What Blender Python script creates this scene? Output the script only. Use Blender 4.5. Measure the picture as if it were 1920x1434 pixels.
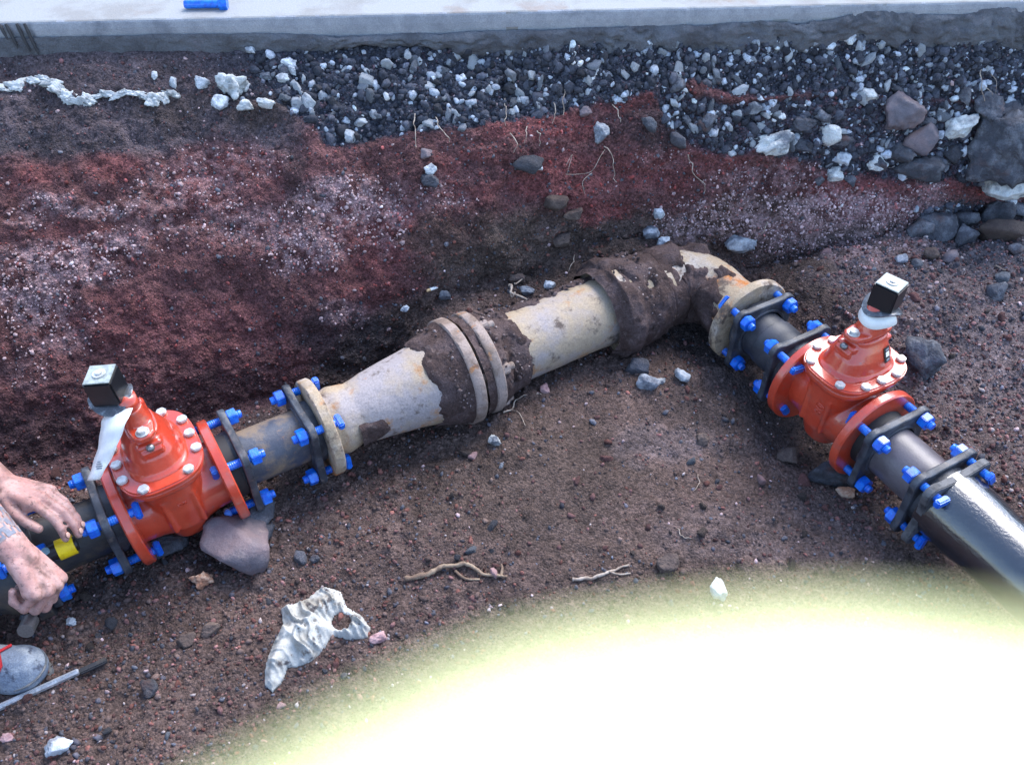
import bpy, bmesh, math, random
import numpy as np
from mathutils import Vector, Matrix, Quaternion
from mathutils.bvhtree import BVHTree
R = math.radians
random.seed(7); rng = np.random.default_rng(11)
scene = bpy.context.scene
for o in list(bpy.data.objects): bpy.data.objects.remove(o)
C = scene.collection

# ------------------------------------------------------------------ camera
CAM_H = 1.7; FOC = 1728.0; SQ = math.sqrt(.5)
cam = bpy.data.cameras.new('camera'); co = bpy.data.objects.new('camera', cam); C.objects.link(co)
co.location = (0, 0, CAM_H); co.rotation_euler = (R(45), 0, 0)
cam.sensor_width = 36; cam.lens = 32.4; cam.clip_start = 0.001; cam.clip_end = 200
cam.dof.use_dof = True; cam.dof.focus_distance = 2.15; cam.dof.aperture_fstop = 15.5
scene.camera = co
# ------------------------------------------------------------------ sky, sun, exposure
SUN_EL, SUN_AZ = 52.0, 32.0       # azimuth clockwise from +y
w = bpy.data.worlds.new('World'); scene.world = w; w.use_nodes = True
nt = w.node_tree; bg = nt.nodes['Background']
sky = nt.nodes.new('ShaderNodeTexSky'); sky.sky_type = 'NISHITA'; sky.sun_disc = False
sky.sun_elevation = R(SUN_EL); sky.sun_rotation = R(SUN_AZ); sky.dust_density = 1.2; sky.air_density = 1.0
nt.links.new(sky.outputs[0], bg.inputs[0]); bg.inputs[1].default_value = 0.15
sl = bpy.data.lights.new('sun', 'SUN'); sl.energy = 1.05; sl.angle = R(38); sl.color = (1, .985, .97)
so = bpy.data.objects.new('sun', sl); C.objects.link(so)
sd = Vector((math.sin(R(SUN_AZ))*math.cos(R(SUN_EL)), math.cos(R(SUN_AZ))*math.cos(R(SUN_EL)), math.sin(R(SUN_EL))))
so.rotation_euler = sd.to_track_quat('Z', 'Y').to_euler()
scene.view_settings.view_transform = 'Standard'; scene.view_settings.look = 'None'
scene.view_settings.gamma = 1; scene.view_settings.use_curve_mapping = False
scene.view_settings.exposure = 1.92

# ------------------------------------------------------------------ helpers: layout
def P(u, v, z):
    """point of the place at height z that the photograph shows at pixel u, v"""
    x = (u-960)/FOC; y = (717-v)/FOC; t = (CAM_H-z)/(SQ*(1-y))
    return Vector((x*t, SQ*(1+y)*t, z))
def proj(p):
    yy = p[..., 1]; zz = p[..., 2]-CAM_H
    d = SQ*yy - SQ*zz
    return 960+FOC*p[..., 0]/d, 717-FOC*(SQ*yy+SQ*zz)/d
A_L = R(31); A_R = R(-61); COR = Vector((.492, 1.956, .16))
DL = Vector((math.cos(A_L), math.sin(A_L), 0)); DR = Vector((math.cos(A_R), math.sin(A_R), 0))
def onL(s, d=0, z=.16): return Vector((COR.x, COR.y, 0)) + DL*s + Vector((-DL.y, DL.x, 0))*d + Vector((0, 0, z))
def onR(s, d=0, z=.16): return Vector((COR.x, COR.y, 0)) + DR*s + Vector((-DR.y, DR.x, 0))*d + Vector((0, 0, z))

# ------------------------------------------------------------------ helpers: noise
def _h(ix, iy, iz, seed):
    n = (ix*374761393 + iy*668265263 + iz*2147483647 + seed*1274126177) & 0xffffffff
    n = ((n ^ (n >> 13))*1274126177) & 0xffffffff
    n = (n ^ (n >> 16)) & 0xffff
    return n/65535.0
def vn(p, seed=0):
    f = np.floor(p).astype(np.int64); t = p-f; t = t*t*(3-2*t)
    r = 0
    for a in (0, 1):
        wa = t[:, 0] if a else 1-t[:, 0]
        for b in (0, 1):
            wb = t[:, 1] if b else 1-t[:, 1]
            for c in (0, 1):
                wc = t[:, 2] if c else 1-t[:, 2]
                r = r + wa*wb*wc*_h(f[:, 0]+a, f[:, 1]+b, f[:, 2]+c, seed)
    return r*2-1
def fbm(p, scale, octv=3, seed=0):
    r = 0; a = 1; s = scale; t = 0
    for i in range(octv):
        r = r + a*vn(p*s, seed+i*17); t += a; a *= .5; s *= 2.03
    return r/t
def sstep(a, b, x):
    t = np.clip((x-a)/(b-a), 0, 1); return t*t*(3-2*t)

# ------------------------------------------------------------------ helpers: materials
def lnk(nt, a, b): nt.links.new(a, b)
def mat(name, c1, c2=None, scale=30, lo=.45, hi=.58, c3=None, scale3=8, lo3=.5, hi3=.6, c4=None, scale4=30, lo4=.55, hi4=.65, rough=.6, rough2=None,
        bump=0, bscale=150, metal=0, coat=0, fine=.25, fscale=400, coatr=.08, detail=5, trans=0, sss=0, spec=None, rand=0):
    m = bpy.data.materials.new(name); m.use_nodes = True; nt = m.node_tree; N = nt.nodes
    b = N['Principled BSDF']; tc = N.new('ShaderNodeTexCoord'); oi = N.new('ShaderNodeObjectInfo')
    off = N.new('ShaderNodeVectorMath'); off.operation = 'ADD'
    mul = N.new('ShaderNodeVectorMath'); mul.operation = 'SCALE'
    cx = N.new('ShaderNodeCombineXYZ'); lnk(nt, oi.outputs['Random'], cx.inputs[0]); lnk(nt, oi.outputs['Random'], cx.inputs[1])
    lnk(nt, cx.outputs[0], mul.inputs[0]); mul.inputs['Scale'].default_value = 13.7
    lnk(nt, tc.outputs['Object'], off.inputs[0]); lnk(nt, mul.outputs[0], off.inputs[1])
    vec = off.outputs[0]
    def noise(sc, det=detail, rg=.6):
        n = N.new('ShaderNodeTexNoise'); n.inputs['Scale'].default_value = sc; n.inputs['Detail'].default_value = det
        n.inputs['Roughness'].default_value = rg; lnk(nt, vec, n.inputs['Vector']); return n.outputs['Fac']
    def ramp(f, lo, hi):
        r = N.new('ShaderNodeMapRange'); r.inputs['From Min'].default_value = lo; r.inputs['From Max'].default_value = hi
        lnk(nt, f, r.inputs['Value']); return r.outputs[0]
    def mix(f, a, bb, mode='MIX'):
        x = N.new('ShaderNodeMix'); x.data_type = 'RGBA'; x.blend_type = mode
        if f is None: x.inputs[0].default_value = 1
        elif isinstance(f, float): x.inputs[0].default_value = f
        else: lnk(nt, f, x.inputs[0])
        for i, q in ((6, a), (7, bb)):
            if isinstance(q, tuple): x.inputs[i].default_value = (*q, 1)
            else: lnk(nt, q, x.inputs[i])
        return x.outputs[2]
    col = c1; mask = None
    if c2: mask = ramp(noise(scale), lo, hi); col = mix(mask, c1, c2)
    if c3: col = mix(ramp(noise(scale3), lo3, hi3), col, c3)
    if c4:
        n4 = N.new('ShaderNodeTexNoise'); n4.inputs['Scale'].default_value = scale4; n4.inputs['Detail'].default_value = 8; n4.inputs['Roughness'].default_value = .72
        ad4 = N.new('ShaderNodeVectorMath'); ad4.operation = 'ADD'; ad4.inputs[1].default_value = (5.3, 2.1, 8.8); lnk(nt, vec, ad4.inputs[0]); lnk(nt, ad4.outputs[0], n4.inputs['Vector'])
        col = mix(ramp(n4.outputs['Fac'], lo4, hi4), col, c4)
    f = ramp(noise(fscale, 3), .25, .75)
    g = N.new('ShaderNodeMapRange'); g.inputs['To Min'].default_value = 1-fine; g.inputs['To Max'].default_value = 1+fine
    lnk(nt, f, g.inputs['Value']); cc = N.new('ShaderNodeCombineColor')
    for i in range(3): lnk(nt, g.outputs[0], cc.inputs[i])
    col = mix(None, col, cc.outputs[0], 'MULTIPLY')
    if rand:
        g = N.new('ShaderNodeMapRange'); g.inputs['To Min'].default_value = 1-rand; g.inputs['To Max'].default_value = 1+rand
        lnk(nt, oi.outputs['Random'], g.inputs['Value']); cc = N.new('ShaderNodeCombineColor')
        for i in range(3): lnk(nt, g.outputs[0], cc.inputs[i])
        col = mix(None, col, cc.outputs[0], 'MULTIPLY')
    lnk(nt, col, b.inputs['Base Color'])
    b.inputs['Roughness'].default_value = rough; b.inputs['Metallic'].default_value = metal
    if rough2 is not None and mask is not None:
        g = N.new('ShaderNodeMapRange'); g.inputs['To Min'].default_value = rough; g.inputs['To Max'].default_value = rough2
        lnk(nt, mask, g.inputs['Value']); lnk(nt, g.outputs[0], b.inputs['Roughness'])
    b.inputs['Coat Weight'].default_value = coat; b.inputs['Coat Roughness'].default_value = coatr
    if spec is not None: b.inputs['Specular IOR Level'].default_value = spec
    if sss: b.inputs['Subsurface Weight'].default_value = sss; b.inputs['Subsurface Radius'].default_value = (.01, .004, .002); b.inputs['Subsurface Scale'].default_value = .6
    if bump:
        bn = N.new('ShaderNodeBump'); bn.inputs['Strength'].default_value = 1; bn.inputs['Distance'].default_value = bump
        lnk(nt, noise(bscale, 4), bn.inputs['Height']); lnk(nt, bn.outputs[0], b.inputs['Normal'])
    return m
def soilmat(name, grit=True):
    m = bpy.data.materials.new(name); m.use_nodes = True; nt = m.node_tree; N = nt.nodes; b = N['Principled BSDF']
    at = N.new('ShaderNodeAttribute'); at.attribute_name = 'Col'; tc = N.new('ShaderNodeTexCoord')
    n1 = N.new('ShaderNodeTexNoise'); n1.inputs['Scale'].default_value = 160; n1.inputs['Detail'].default_value = 6; n1.inputs['Roughness'].default_value = .75
    lnk(nt, tc.outputs['Object'], n1.inputs['Vector'])
    mr = N.new('ShaderNodeMapRange'); mr.inputs['From Min'].default_value = .3; mr.inputs['From Max'].default_value = .7
    mr.inputs['To Min'].default_value = .45; mr.inputs['To Max'].default_value = 1.6; lnk(nt, n1.outputs['Fac'], mr.inputs['Value'])
    vo = N.new('ShaderNodeTexVoronoi'); vo.inputs['Scale'].default_value = 190; lnk(nt, tc.outputs['Object'], vo.inputs['Vector'])
    sep = N.new('ShaderNodeSeparateColor'); lnk(nt, vo.outputs['Color'], sep.inputs[0])
    m2 = N.new('ShaderNodeMapRange'); m2.inputs['To Min'].default_value = .6; m2.inputs['To Max'].default_value = 1.45; lnk(nt, sep.outputs[0], m2.inputs['Value'])
    mm = N.new('ShaderNodeMath'); mm.operation = 'MULTIPLY'; lnk(nt, mr.outputs[0], mm.inputs[0])
    if grit: lnk(nt, m2.outputs[0], mm.inputs[1])
    else: mm.inputs[1].default_value = 1
    sc = N.new('ShaderNodeVectorMath'); sc.operation = 'SCALE'; lnk(nt, at.outputs['Color'], sc.inputs[0]); lnk(nt, mm.outputs[0], sc.inputs['Scale'])
    lnk(nt, sc.outputs[0], b.inputs['Base Color']); b.inputs['Roughness'].default_value = .92; b.inputs['Specular IOR Level'].default_value = .25
    bn = N.new('ShaderNodeBump'); bn.inputs['Distance'].default_value = .004 if grit else .0015
    ad = N.new('ShaderNodeMath'); ad.operation = 'SUBTRACT'; lnk(nt, n1.outputs['Fac'], ad.inputs[0]); lnk(nt, vo.outputs['Distance'], ad.inputs[1])
    lnk(nt, ad.outputs[0] if grit else n1.outputs['Fac'], bn.inputs['Height']); lnk(nt, bn.outputs[0], b.inputs['Normal'])
    return m
M = {}
M['soil'] = soilmat('soil'); M['pebble'] = soilmat('pebble', False)
M['red'] = mat('red_enamel', (.50, .045, .018), (.56, .065, .028), scale=14, c3=(.36, .10, .075), scale3=45, lo3=.62, hi3=.74, c4=(.30, .11, .085), scale4=7, lo4=.54, hi4=.72, rough=.34, coat=.9, coatr=.15, bump=.0006, bscale=120, fine=.08)
M['blue'] = mat('blue_coating', (.0, .10, .60), (.005, .17, .70), scale=60, c4=(.03, .06, .20), scale4=110, lo4=.58, hi4=.68, rough=.33, fine=.2, coat=.4, coatr=.15, bump=.0006, bscale=300)
M['iron'] = mat('black_iron', (.028, .032, .042), (.06, .068, .085), scale=25, c3=(.12, .10, .09), scale3=60, lo3=.58, hi3=.7, c4=(.11, .09, .085), scale4=12, lo4=.56, hi4=.72, rough=.5, bump=.0006, bscale=300, fine=.2)
M['rubber'] = mat('black_rubber', (.012, .012, .014), rough=.65, fine=.15)
M['nippleb'] = mat('stained_pipe', (.055, .062, .085), (.20, .145, .10), scale=14, lo=.48, hi=.62, c3=(.26, .14, .08), scale3=30, lo3=.6, hi3=.72, rough=.45, rough2=.7, bump=.0008, bscale=120)
M['nippled'] = mat('dark_pipe', (.025, .027, .033), (.075, .06, .045), scale=14, lo=.5, hi=.65, rough=.5, bump=.0008, bscale=120)
M['nippleg'] = mat('grey_pipe', (.12, .105, .115), (.085, .075, .085), scale=20, rough=.42, bump=.0004, bscale=250, fine=.15, coat=.15, coatr=.3)
M['nipplek'] = mat('charcoal_pipe', (.024, .028, .038), (.045, .048, .06), scale=20, rough=.5, bump=.0004, bscale=250, fine=.15)
M['cast'] = mat('old_cast_iron', (.37, .285, .195), (.31, .27, .265), scale=8, lo=.44, hi=.60, c3=(.36, .17, .06), scale3=15, lo3=.57, hi3=.68, c4=(.10, .07, .055), scale4=26, lo4=.56, hi4=.68, rough=.75, bump=.0022, bscale=70, fine=.22, fscale=250)
M['cast2'] = mat('rusty_cast_iron', (.36, .275, .185), (.40, .34, .29), scale=13, lo=.47, hi=.6, c3=(.42, .15, .035), scale3=12, lo3=.55, hi3=.66, c4=(.11, .075, .055), scale4=17, lo4=.53, hi4=.63, rough=.8, bump=.003, bscale=60, fine=.25, fscale=250)
M['scale'] = mat('pinkish_scale', (.29, .225, .195), (.19, .135, .105), scale=20, lo=.45, hi=.6, c3=(.33, .15, .06), scale3=30, lo3=.62, hi3=.7, c4=(.085, .055, .045), scale4=34, lo4=.56, hi4=.66, rough=.8, bump=.002, bscale=90, fine=.25, fscale=250)
M['dirt'] = mat('wet_soil', (.062, .040, .036), (.092, .064, .062), scale=18, c3=(.15, .11, .10), scale3=70, lo3=.58, hi3=.72, c4=(.03, .02, .018), scale4=50, lo4=.56, hi4=.7, rough=.9, bump=.006, bscale=110, fine=.45, fscale=350, spec=.2)
M['steel'] = mat('zinc_steel', (.62, .62, .60), (.45, .45, .44), scale=80, rough=.35, metal=.35, fine=.1)
M['steeld'] = mat('dull_steel', (.22, .22, .22), rough=.4, metal=.8, fine=.2)
M['black'] = mat('black_paint', (.008, .009, .012), rough=.35, fine=.2, coat=.2, bump=.0003, bscale=300)
M['captop'] = mat('sky_sheen_cap_top', (.34, .38, .36), (.24, .27, .26), scale=90, rough=.45, fine=.12)  # pale top face: sky reflection painted onto the black cap
M['paper'] = mat('paper', (.88, .88, .84), (.80, .80, .77), scale=40, rough=.6, fine=.05)
M['print'] = mat('printing_ink', (.22, .24, .27), rough=.7, fine=.3)
M['yellow'] = mat('yellow_plastic', (.85, .62, .01), (.7, .48, .01), scale=60, rough=.4, fine=.08)
M['bitumen'] = mat('bitumen_coating', (.006, .008, .013), (.010, .013, .020), scale=40, rough=.22, rough2=.17, coat=1, coatr=.10, bump=.0014, bscale=150, spec=1.0, fine=.3, c3=(.16, .15, .15), scale3=30, lo3=.68, hi3=.72)
M['conc'] = mat('pale_concrete', (.27, .275, .275), (.22, .215, .21), scale=9, lo=.46, hi=.62, c3=(.20, .14, .11), scale3=5, lo3=.58, hi3=.74, rough=.85, bump=.0012, bscale=220, fine=.14, fscale=300)
M['concf'] = mat('lit_concrete_edge', (.33, .34, .37), (.27, .28, .31), scale=22, lo=.42, hi=.6, c3=(.19, .20, .23), scale3=7, lo3=.55, hi3=.66, rough=.9, bump=.0015, bscale=260, fine=.22, fscale=380)  # same concrete as the slab top; light on the face painted into its colour
M['mortar'] = mat('grey_mortar', (.115, .12, .135), (.075, .075, .085), scale=12, lo=.42, hi=.6, c3=(.12, .115, .13), scale3=30, lo3=.58, hi3=.7, rough=.93, bump=.006, bscale=90, fine=.3, fscale=350)
M['lime'] = mat('pale_mortar', (.50, .52, .52), (.26, .27, .27), scale=50, lo=.46, hi=.62, rough=.9, bump=.003, bscale=140, fine=.25)
M['tar'] = mat('dark_drip', (.03, .03, .035), rough=.6)
M['skin'] = mat('skin', (.50, .30, .265), (.42, .22, .19), scale=22, lo=.42, hi=.6, c3=(.17, .095, .08), scale3=30, lo3=.50, hi3=.68, c4=(.12, .07, .06), scale4=90, lo4=.56, hi4=.68, rough=.5, bump=.0008, bscale=260, fine=.08, sss=.15)
M['nail'] = mat('fingernail', (.60, .36, .28), rough=.35, fine=.05)
M['ink'] = mat('tattoo_ink', (.16, .17, .21), (.30, .22, .20), scale=60, rough=.6)
M['shirt'] = mat('dark_shirt', (.04, .045, .06), rough=.9, bump=.003, bscale=40)
M['trousers'] = mat('navy_trousers', (.02, .025, .045), rough=.9, bump=.003, bscale=60)
M['hair'] = mat('dark_hair', (.03, .02, .015), rough=.6, bump=.004, bscale=90)
M['shoe'] = mat('dusty_shoe', (.15, .185, .24), (.30, .33, .36), scale=24, lo=.46, hi=.62, c3=(.05, .06, .09), scale3=40, lo3=.56, hi3=.64, rough=.6, bump=.0015, bscale=200, fine=.3)
M['sole'] = mat('shoe_sole', (.10, .11, .12), (.2, .19, .18), scale=40, rough=.8, fine=.3)
M['lace'] = mat('red_lace', (.45, .015, .02), rough=.8)
M['glove'] = mat('pale_yellow_glove', (.89, .92, .48), (.88, .91, .44), scale=300, rough=.8, fine=.04)
M['rag'] = mat('dirty_cloth', (.46, .46, .43), (.30, .28, .24), scale=18, lo=.47, hi=.62, c3=(.085, .075, .075), scale3=34, lo3=.57, hi3=.66, c4=(.18, .14, .11), scale4=50, lo4=.58, hi4=.66, rough=.9, bump=.0012, bscale=500, fine=.18)
M['rootp'] = mat('pale_root', (.40, .33, .27), (.24, .18, .14), scale=60, rough=.8, fine=.3)
M['rootd'] = mat('brown_root', (.17, .11, .075), (.30, .22, .15), scale=30, rough=.85, fine=.3, bump=.001)
M['rk_edge'] = mat('dusty_basalt', (.06, .062, .075), (.15, .155, .175), scale=26, lo=.46, hi=.62, c3=(.10, .07, .07), scale3=14, lo3=.58, hi3=.7, rough=.88, bump=.007, bscale=90, fine=.4, rand=.2)
M['rk_dark'] = mat('basalt', (.052, .052, .062), (.085, .085, .10), scale=30, lo=.42, hi=.6, c3=(.09, .05, .045), scale3=14, lo3=.6, hi3=.7, rough=.88, bump=.005, bscale=120, fine=.4, rand=.35)
M['rk_blue'] = mat('bluish_gravel', (.12, .13, .155), (.30, .32, .35), scale=38, lo=.45, hi=.62, rough=.85, bump=.003, bscale=160, fine=.3, rand=.45)
M['rk_pale'] = mat('dusted_gravel', (.50, .53, .56), (.22, .235, .265), scale=40, lo=.48, hi=.62, rough=.9, bump=.003, bscale=160, fine=.22, rand=.3)
M['rk_white'] = mat('lime_rock', (.58, .59, .57), (.16, .17, .19), scale=20, lo=.50, hi=.64, rough=.9, bump=.007, bscale=90, fine=.25)
M['rk_red'] = mat('scoria', (.12, .045, .038), (.17, .08, .075), scale=40, lo=.42, hi=.6, rough=.9, bump=.004, bscale=160, fine=.35, rand=.4)
M['rk_purple'] = mat('purplish_rock', (.19, .14, .145), (.115, .10, .115), scale=14, lo=.44, hi=.6, c3=(.26, .20, .19), scale3=22, lo3=.6, hi3=.72, rough=.7, bump=.004, bscale=60, fine=.25)
M['rk_tan'] = mat('tan_rock', (.36, .17, .10), (.48, .34, .25), scale=40, lo=.45, hi=.62, rough=.9, bump=.004, bscale=120, fine=.3)
M['rk_brown'] = mat('brown_rock', (.105, .075, .062), (.07, .048, .042), scale=30, lo=.42, hi=.6, rough=.9, bump=.005, bscale=100, fine=.4, rand=.3)
M['rk_pink'] = mat('pink_rock', (.42, .26, .25), (.30, .17, .17), scale=60, rough=.85, bump=.002, bscale=160, fine=.25, rand=.3)

# ------------------------------------------------------------------ helpers: objects
def link(name, me, m=None, parent=None, smooth=False, sharp=None):
    o = bpy.data.objects.new(name, me); C.objects.link(o)
    if m: me.materials.clear(); me.materials.append(M[m] if isinstance(m, str) else m)
    if parent: o.parent = parent
    if smooth:
        me.shade_smooth()
        if sharp: me.set_sharp_from_angle(angle=R(sharp))
    return o
def thing(name, label, cat, loc=(0, 0, 0), rot=(0, 0, 0), group=None):
    o = bpy.data.objects.new(name, None); o.empty_display_size = .05; C.objects.link(o)
    o.location = loc; o.rotation_euler = rot; o['label'] = label; o['category'] = cat
    if group: o['group'] = group
    return o
def tag(o, label, cat, group=None):
    o['label'] = label; o['category'] = cat
    if group: o['group'] = group
    return o
def me_from(name, V, F):
    me = bpy.data.meshes.new(name); me.from_pydata([tuple(v) for v in V], [], F); me.update(); return me
def fast_mesh(name, V, T, col=None):
    """triangle / quad mesh from numpy arrays"""
    me = bpy.data.meshes.new(name); n = T.shape[1]
    me.vertices.add(len(V)); me.vertices.foreach_set('co', V.astype(np.float32).ravel())
    me.loops.add(T.size); me.loops.foreach_set('vertex_index', T.astype(np.int32).ravel())
    me.polygons.add(len(T)); me.polygons.foreach_set('loop_start', np.arange(0, T.size, n, dtype=np.int32))
    me.polygons.foreach_set('loop_total', np.full(len(T), n, dtype=np.int32))
    if col is not None:
        a = me.color_attributes.new('Col', 'FLOAT_COLOR', 'POINT')
        a.data.foreach_set('color', np.concatenate([col, np.ones((len(col), 1))], 1).astype(np.float32).ravel())
    me.update(calc_edges=True); me.validate(); return me
def bm_me(name, bm):
    bmesh.ops.recalc_face_normals(bm, faces=bm.faces)
    me = bpy.data.meshes.new(name); bm.to_mesh(me); bm.free(); return me
def lathe(prof, seg=48, wob=0, seed=0, ax='X'):
    """surface of revolution about local X (or Z); prof = [(s, r)...]"""
    V = []; F = []; n = len(prof); rnd = random.Random(seed)
    for i, (s, r) in enumerate(prof):
        for k in range(seg):
            a = 2*math.pi*k/seg; rr = r*(1+wob*math.sin(a*3+seed)+wob*.6*rnd.uniform(-1, 1)) if wob else r
            y, z = rr*math.cos(a), rr*math.sin(a)
            V.append((s, y, z) if ax == 'X' else (y, z, s))
    for i in range(n-1):
        for k in range(seg):
            a = i*seg+k; b = i*seg+(k+1) % seg
            F.append((a, b, b+seg, a+seg))
    if prof[0][1] > 1e-6: F.append(tuple(range(seg))[::-1])
    if prof[-1][1] > 1e-6: F.append(tuple((n-1)*seg+k for k in range(seg)))
    me = me_from('lathe', V, F); bm = bmesh.new(); bm.from_mesh(me); bmesh.ops.remove_doubles(bm, verts=bm.verts, dist=1e-6)
    bpy.data.meshes.remove(me); return bm
def chamf(a, b, r, c=.003):      # disc profile from a to b with softened rims
    return [(a, r-c), (a+c, r), (b-c, r), (b, r-c)]
def ring_bm(prof_out, r_in, seg=48):
    s0 = prof_out[0][0]; s1 = prof_out[-1][0]
    prof = [(s0, r_in)]+prof_out+[(s1, r_in), (s0, r_in)]
    V = []; F = []; n = len(prof)-1
    for i in range(n):
        s, r = prof[i]
        for k in range(seg):
            a = 2*math.pi*k/seg; V.append((s, r*math.cos(a), r*math.sin(a)))
    for i in range(n):
        for k in range(seg):
            a = i*seg+k; b = i*seg+(k+1) % seg; c = ((i+1) % n)*seg
            F.append((a, b, c+(k+1) % seg, c+k))
    me = me_from('r', V, F); bm = bmesh.new(); bm.from_mesh(me); bpy.data.meshes.remove(me); return bm
def prism(pts, a, b, ax='X', bev=.002, seg=2):
    """outline pts extruded between a and b along an axis, edges softened"""
    bm = bmesh.new()
    def mk(p, h): return (h, p[0], p[1]) if ax == 'X' else ((p[0], p[1], h) if ax == 'Z' else (p[0], h, p[1]))
    lo = [bm.verts.new(mk(p, a)) for p in pts]; hi = [bm.verts.new(mk(p, b)) for p in pts]; n = len(pts)
    f1 = bm.faces.new(lo); f2 = bm.faces.new(hi[::-1]); 
    for i in range(n): bm.faces.new((lo[i], hi[i], hi[(i+1) % n], lo[(i+1) % n]))
    bmesh.ops.recalc_face_normals(bm, faces=bm.faces)
    if bev:
        es = [e for e in bm.edges if (e in f1.edges or e in f2.edges)]
        if n < 12: es = list(bm.edges)
        bmesh.ops.bevel(bm, geom=es, offset=bev, segments=seg, affect='EDGES', clamp_overlap=True)
    return bm
def tube_np(path, rad, seg=16, cap=True):
    path = [Vector(p) for p in path]; V = []; F = []; n = len(path)
    up = Vector((0, 0, 1)); t0 = (path[1]-path[0]).normalized()
    if abs(t0.z) > .9: up = Vector((1, 0, 0))
    nrm = (up-t0*up.dot(t0)).normalized()
    for i in range(n):
        t = (path[min(i+1, n-1)]-path[max(i-1, 0)]).normalized()
        nrm = (nrm-t*nrm.dot(t)).normalized(); bn = t.cross(nrm)
        r = rad[i] if hasattr(rad, '__len__') else rad
        for k in range(seg):
            a = 2*math.pi*k/seg; V.append(path[i]+nrm*(r*math.cos(a))+bn*(r*math.sin(a)))
    for i in range(n-1):
        for k in range(seg):
            a = i*seg+k; b = i*seg+(k+1) % seg; F.append((a, b, b+seg, a+seg))
    if cap: F.append(tuple(range(seg))[::-1]); F.append(tuple((n-1)*seg+k for k in range(seg)))
    return V, F
def tube(name, path, rad, m, parent=None, seg=16):
    V, F = tube_np(path, rad, seg); return link(name, me_from(name, V, F), m, parent, True, 50)
def smoothpath(pts, n=6):
    pts = [Vector(p) for p in pts]; out = []
    for i in range(len(pts)-1):
        p0 = pts[max(i-1, 0)]; p1 = pts[i]; p2 = pts[i+1]; p3 = pts[min(i+2, len(pts)-1)]
        for k in range(n):
            t = k/n; out.append(.5*((2*p1)+(p2-p0)*t+(2*p0-5*p1+4*p2-p3)*t*t+(3*p1-p0-3*p2+p3)*t**3))
    out.append(pts[-1]); return out
def join_bm(bms):
    me = bpy.data.meshes.new('t'); out = bmesh.new()
    for b in bms:
        b.to_mesh(me); out.from_mesh(me); b.free()
    bpy.data.meshes.remove(me); return out
def fused(name, bms, m, parent, voxel=.003, smooth=6, fac=.5):
    """several overlapping solids melted into one cast surface"""
    o = link(name, bm_me(name, join_bm(bms)), m, parent, True)
    r = o.modifiers.new('r', 'REMESH'); r.mode = 'VOXEL'; r.voxel_size = voxel; r.use_smooth_shade = True
    if smooth:
        s = o.modifiers.new('s', 'SMOOTH'); s.factor = fac; s.iterations = smooth
    return o
def capsule(a, b, ra, rb, seg=14):
    a = Vector(a); b = Vector(b); d = (b-a); L = d.length; prof = []
    for i in range(6): t = math.pi/2*(1-i/5); prof.append((-ra*math.sin(t), ra*math.cos(t)))
    for i in range(6): t = math.pi/2*(i/5); prof.append((L+rb*math.sin(t), rb*math.cos(t)))
    bm = lathe([(s, max(r, 0)) for s, r in prof], seg)
    q = Vector((1, 0, 0)).rotation_difference(d.normalized() if L > 1e-6 else Vector((1, 0, 0)))
    bmesh.ops.transform(bm, matrix=Matrix.Translation(a) @ q.to_matrix().to_4x4(), verts=bm.verts)
    return bm
def ell(c, r, rot=None, sub=3):
    bm = bmesh.new(); bmesh.ops.create_icosphere(bm, subdivisions=sub, radius=1)
    mt = Matrix.Translation(c) @ (rot.to_matrix().to_4x4() if rot else Matrix.Identity(4)) @ Matrix.Diagonal((*r, 1))
    bmesh.ops.transform(bm, matrix=mt, verts=bm.verts); return bm
def bx(c, s, bev=.002, rot=None):
    bm = bmesh.new(); bmesh.ops.create_cube(bm, size=1)
    bmesh.ops.transform(bm, matrix=Matrix.Diagonal((*s, 1)), verts=bm.verts)
    if bev: bmesh.ops.bevel(bm, geom=list(bm.edges), offset=bev, segments=2, affect='EDGES')
    mt = Matrix.Translation(c) @ (rot.to_matrix().to_4x4() if rot else Matrix.Identity(4))
    bmesh.ops.transform(bm, matrix=mt, verts=bm.verts); return bm

# ================================================================== THE GROUND
# layers of the cut, read along the wall: u knots -> rows of the layer borders
UK = np.array([0, 160, 320, 520, 640, 800, 960, 1120, 1280, 1440, 1600, 1760, 1920.])
B0 = np.array([128, 130, 130, 118, 70, 72, 95, 100, 100, 85, 80, 90, 92.])
B1 = np.array([128, 130, 150, 215, 270, 245, 225, 195, 155, 170, 180, 185, 190.])
B2a = np.array([0, 0, 0, 0, 0, 0, 0, 0, 182, 180, 176, 184, 186.])
B2b = np.array([0, 0, 0, 0, 0, 0, 0, 0, 278, 284, 338, 348, 342.])
BR = np.array([900, 900, 860, 760, 640, 520, 400, 395, 410, 430, 420, 400, 372.])
def arr(*a): return np.array(a)
RED = [(700, 450, 110, 75, .8), (1060, 340, 100, 60, 1), (1110, 392, 70, 28, 1), (660, 520, 90, 60, .5), (880, 330, 90, 50, .7), (1230, 320, 90, 50, .8),
       (1330, 290, 90, 40, .6), (1650, 365, 150, 42, .9), (1380, 158, 110, 14, .6), (1030, 240, 130, 35, 1), (1180, 190, 60, 20, .7), (200, 312, 70, 28, .8), (60, 330, 60, 26, .7), (130, 455, 90, 40, .4),
       (1830, 360, 90, 35, .8), (1600, 190, 60, 22, .7), (1840, 200, 50, 20, .7), (420, 330, 130, 70, .5), (1780, 300, 60, 30, .6), (230, 600, 160, 60, .45), (400, 620, 120, 70, .4)]
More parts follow.
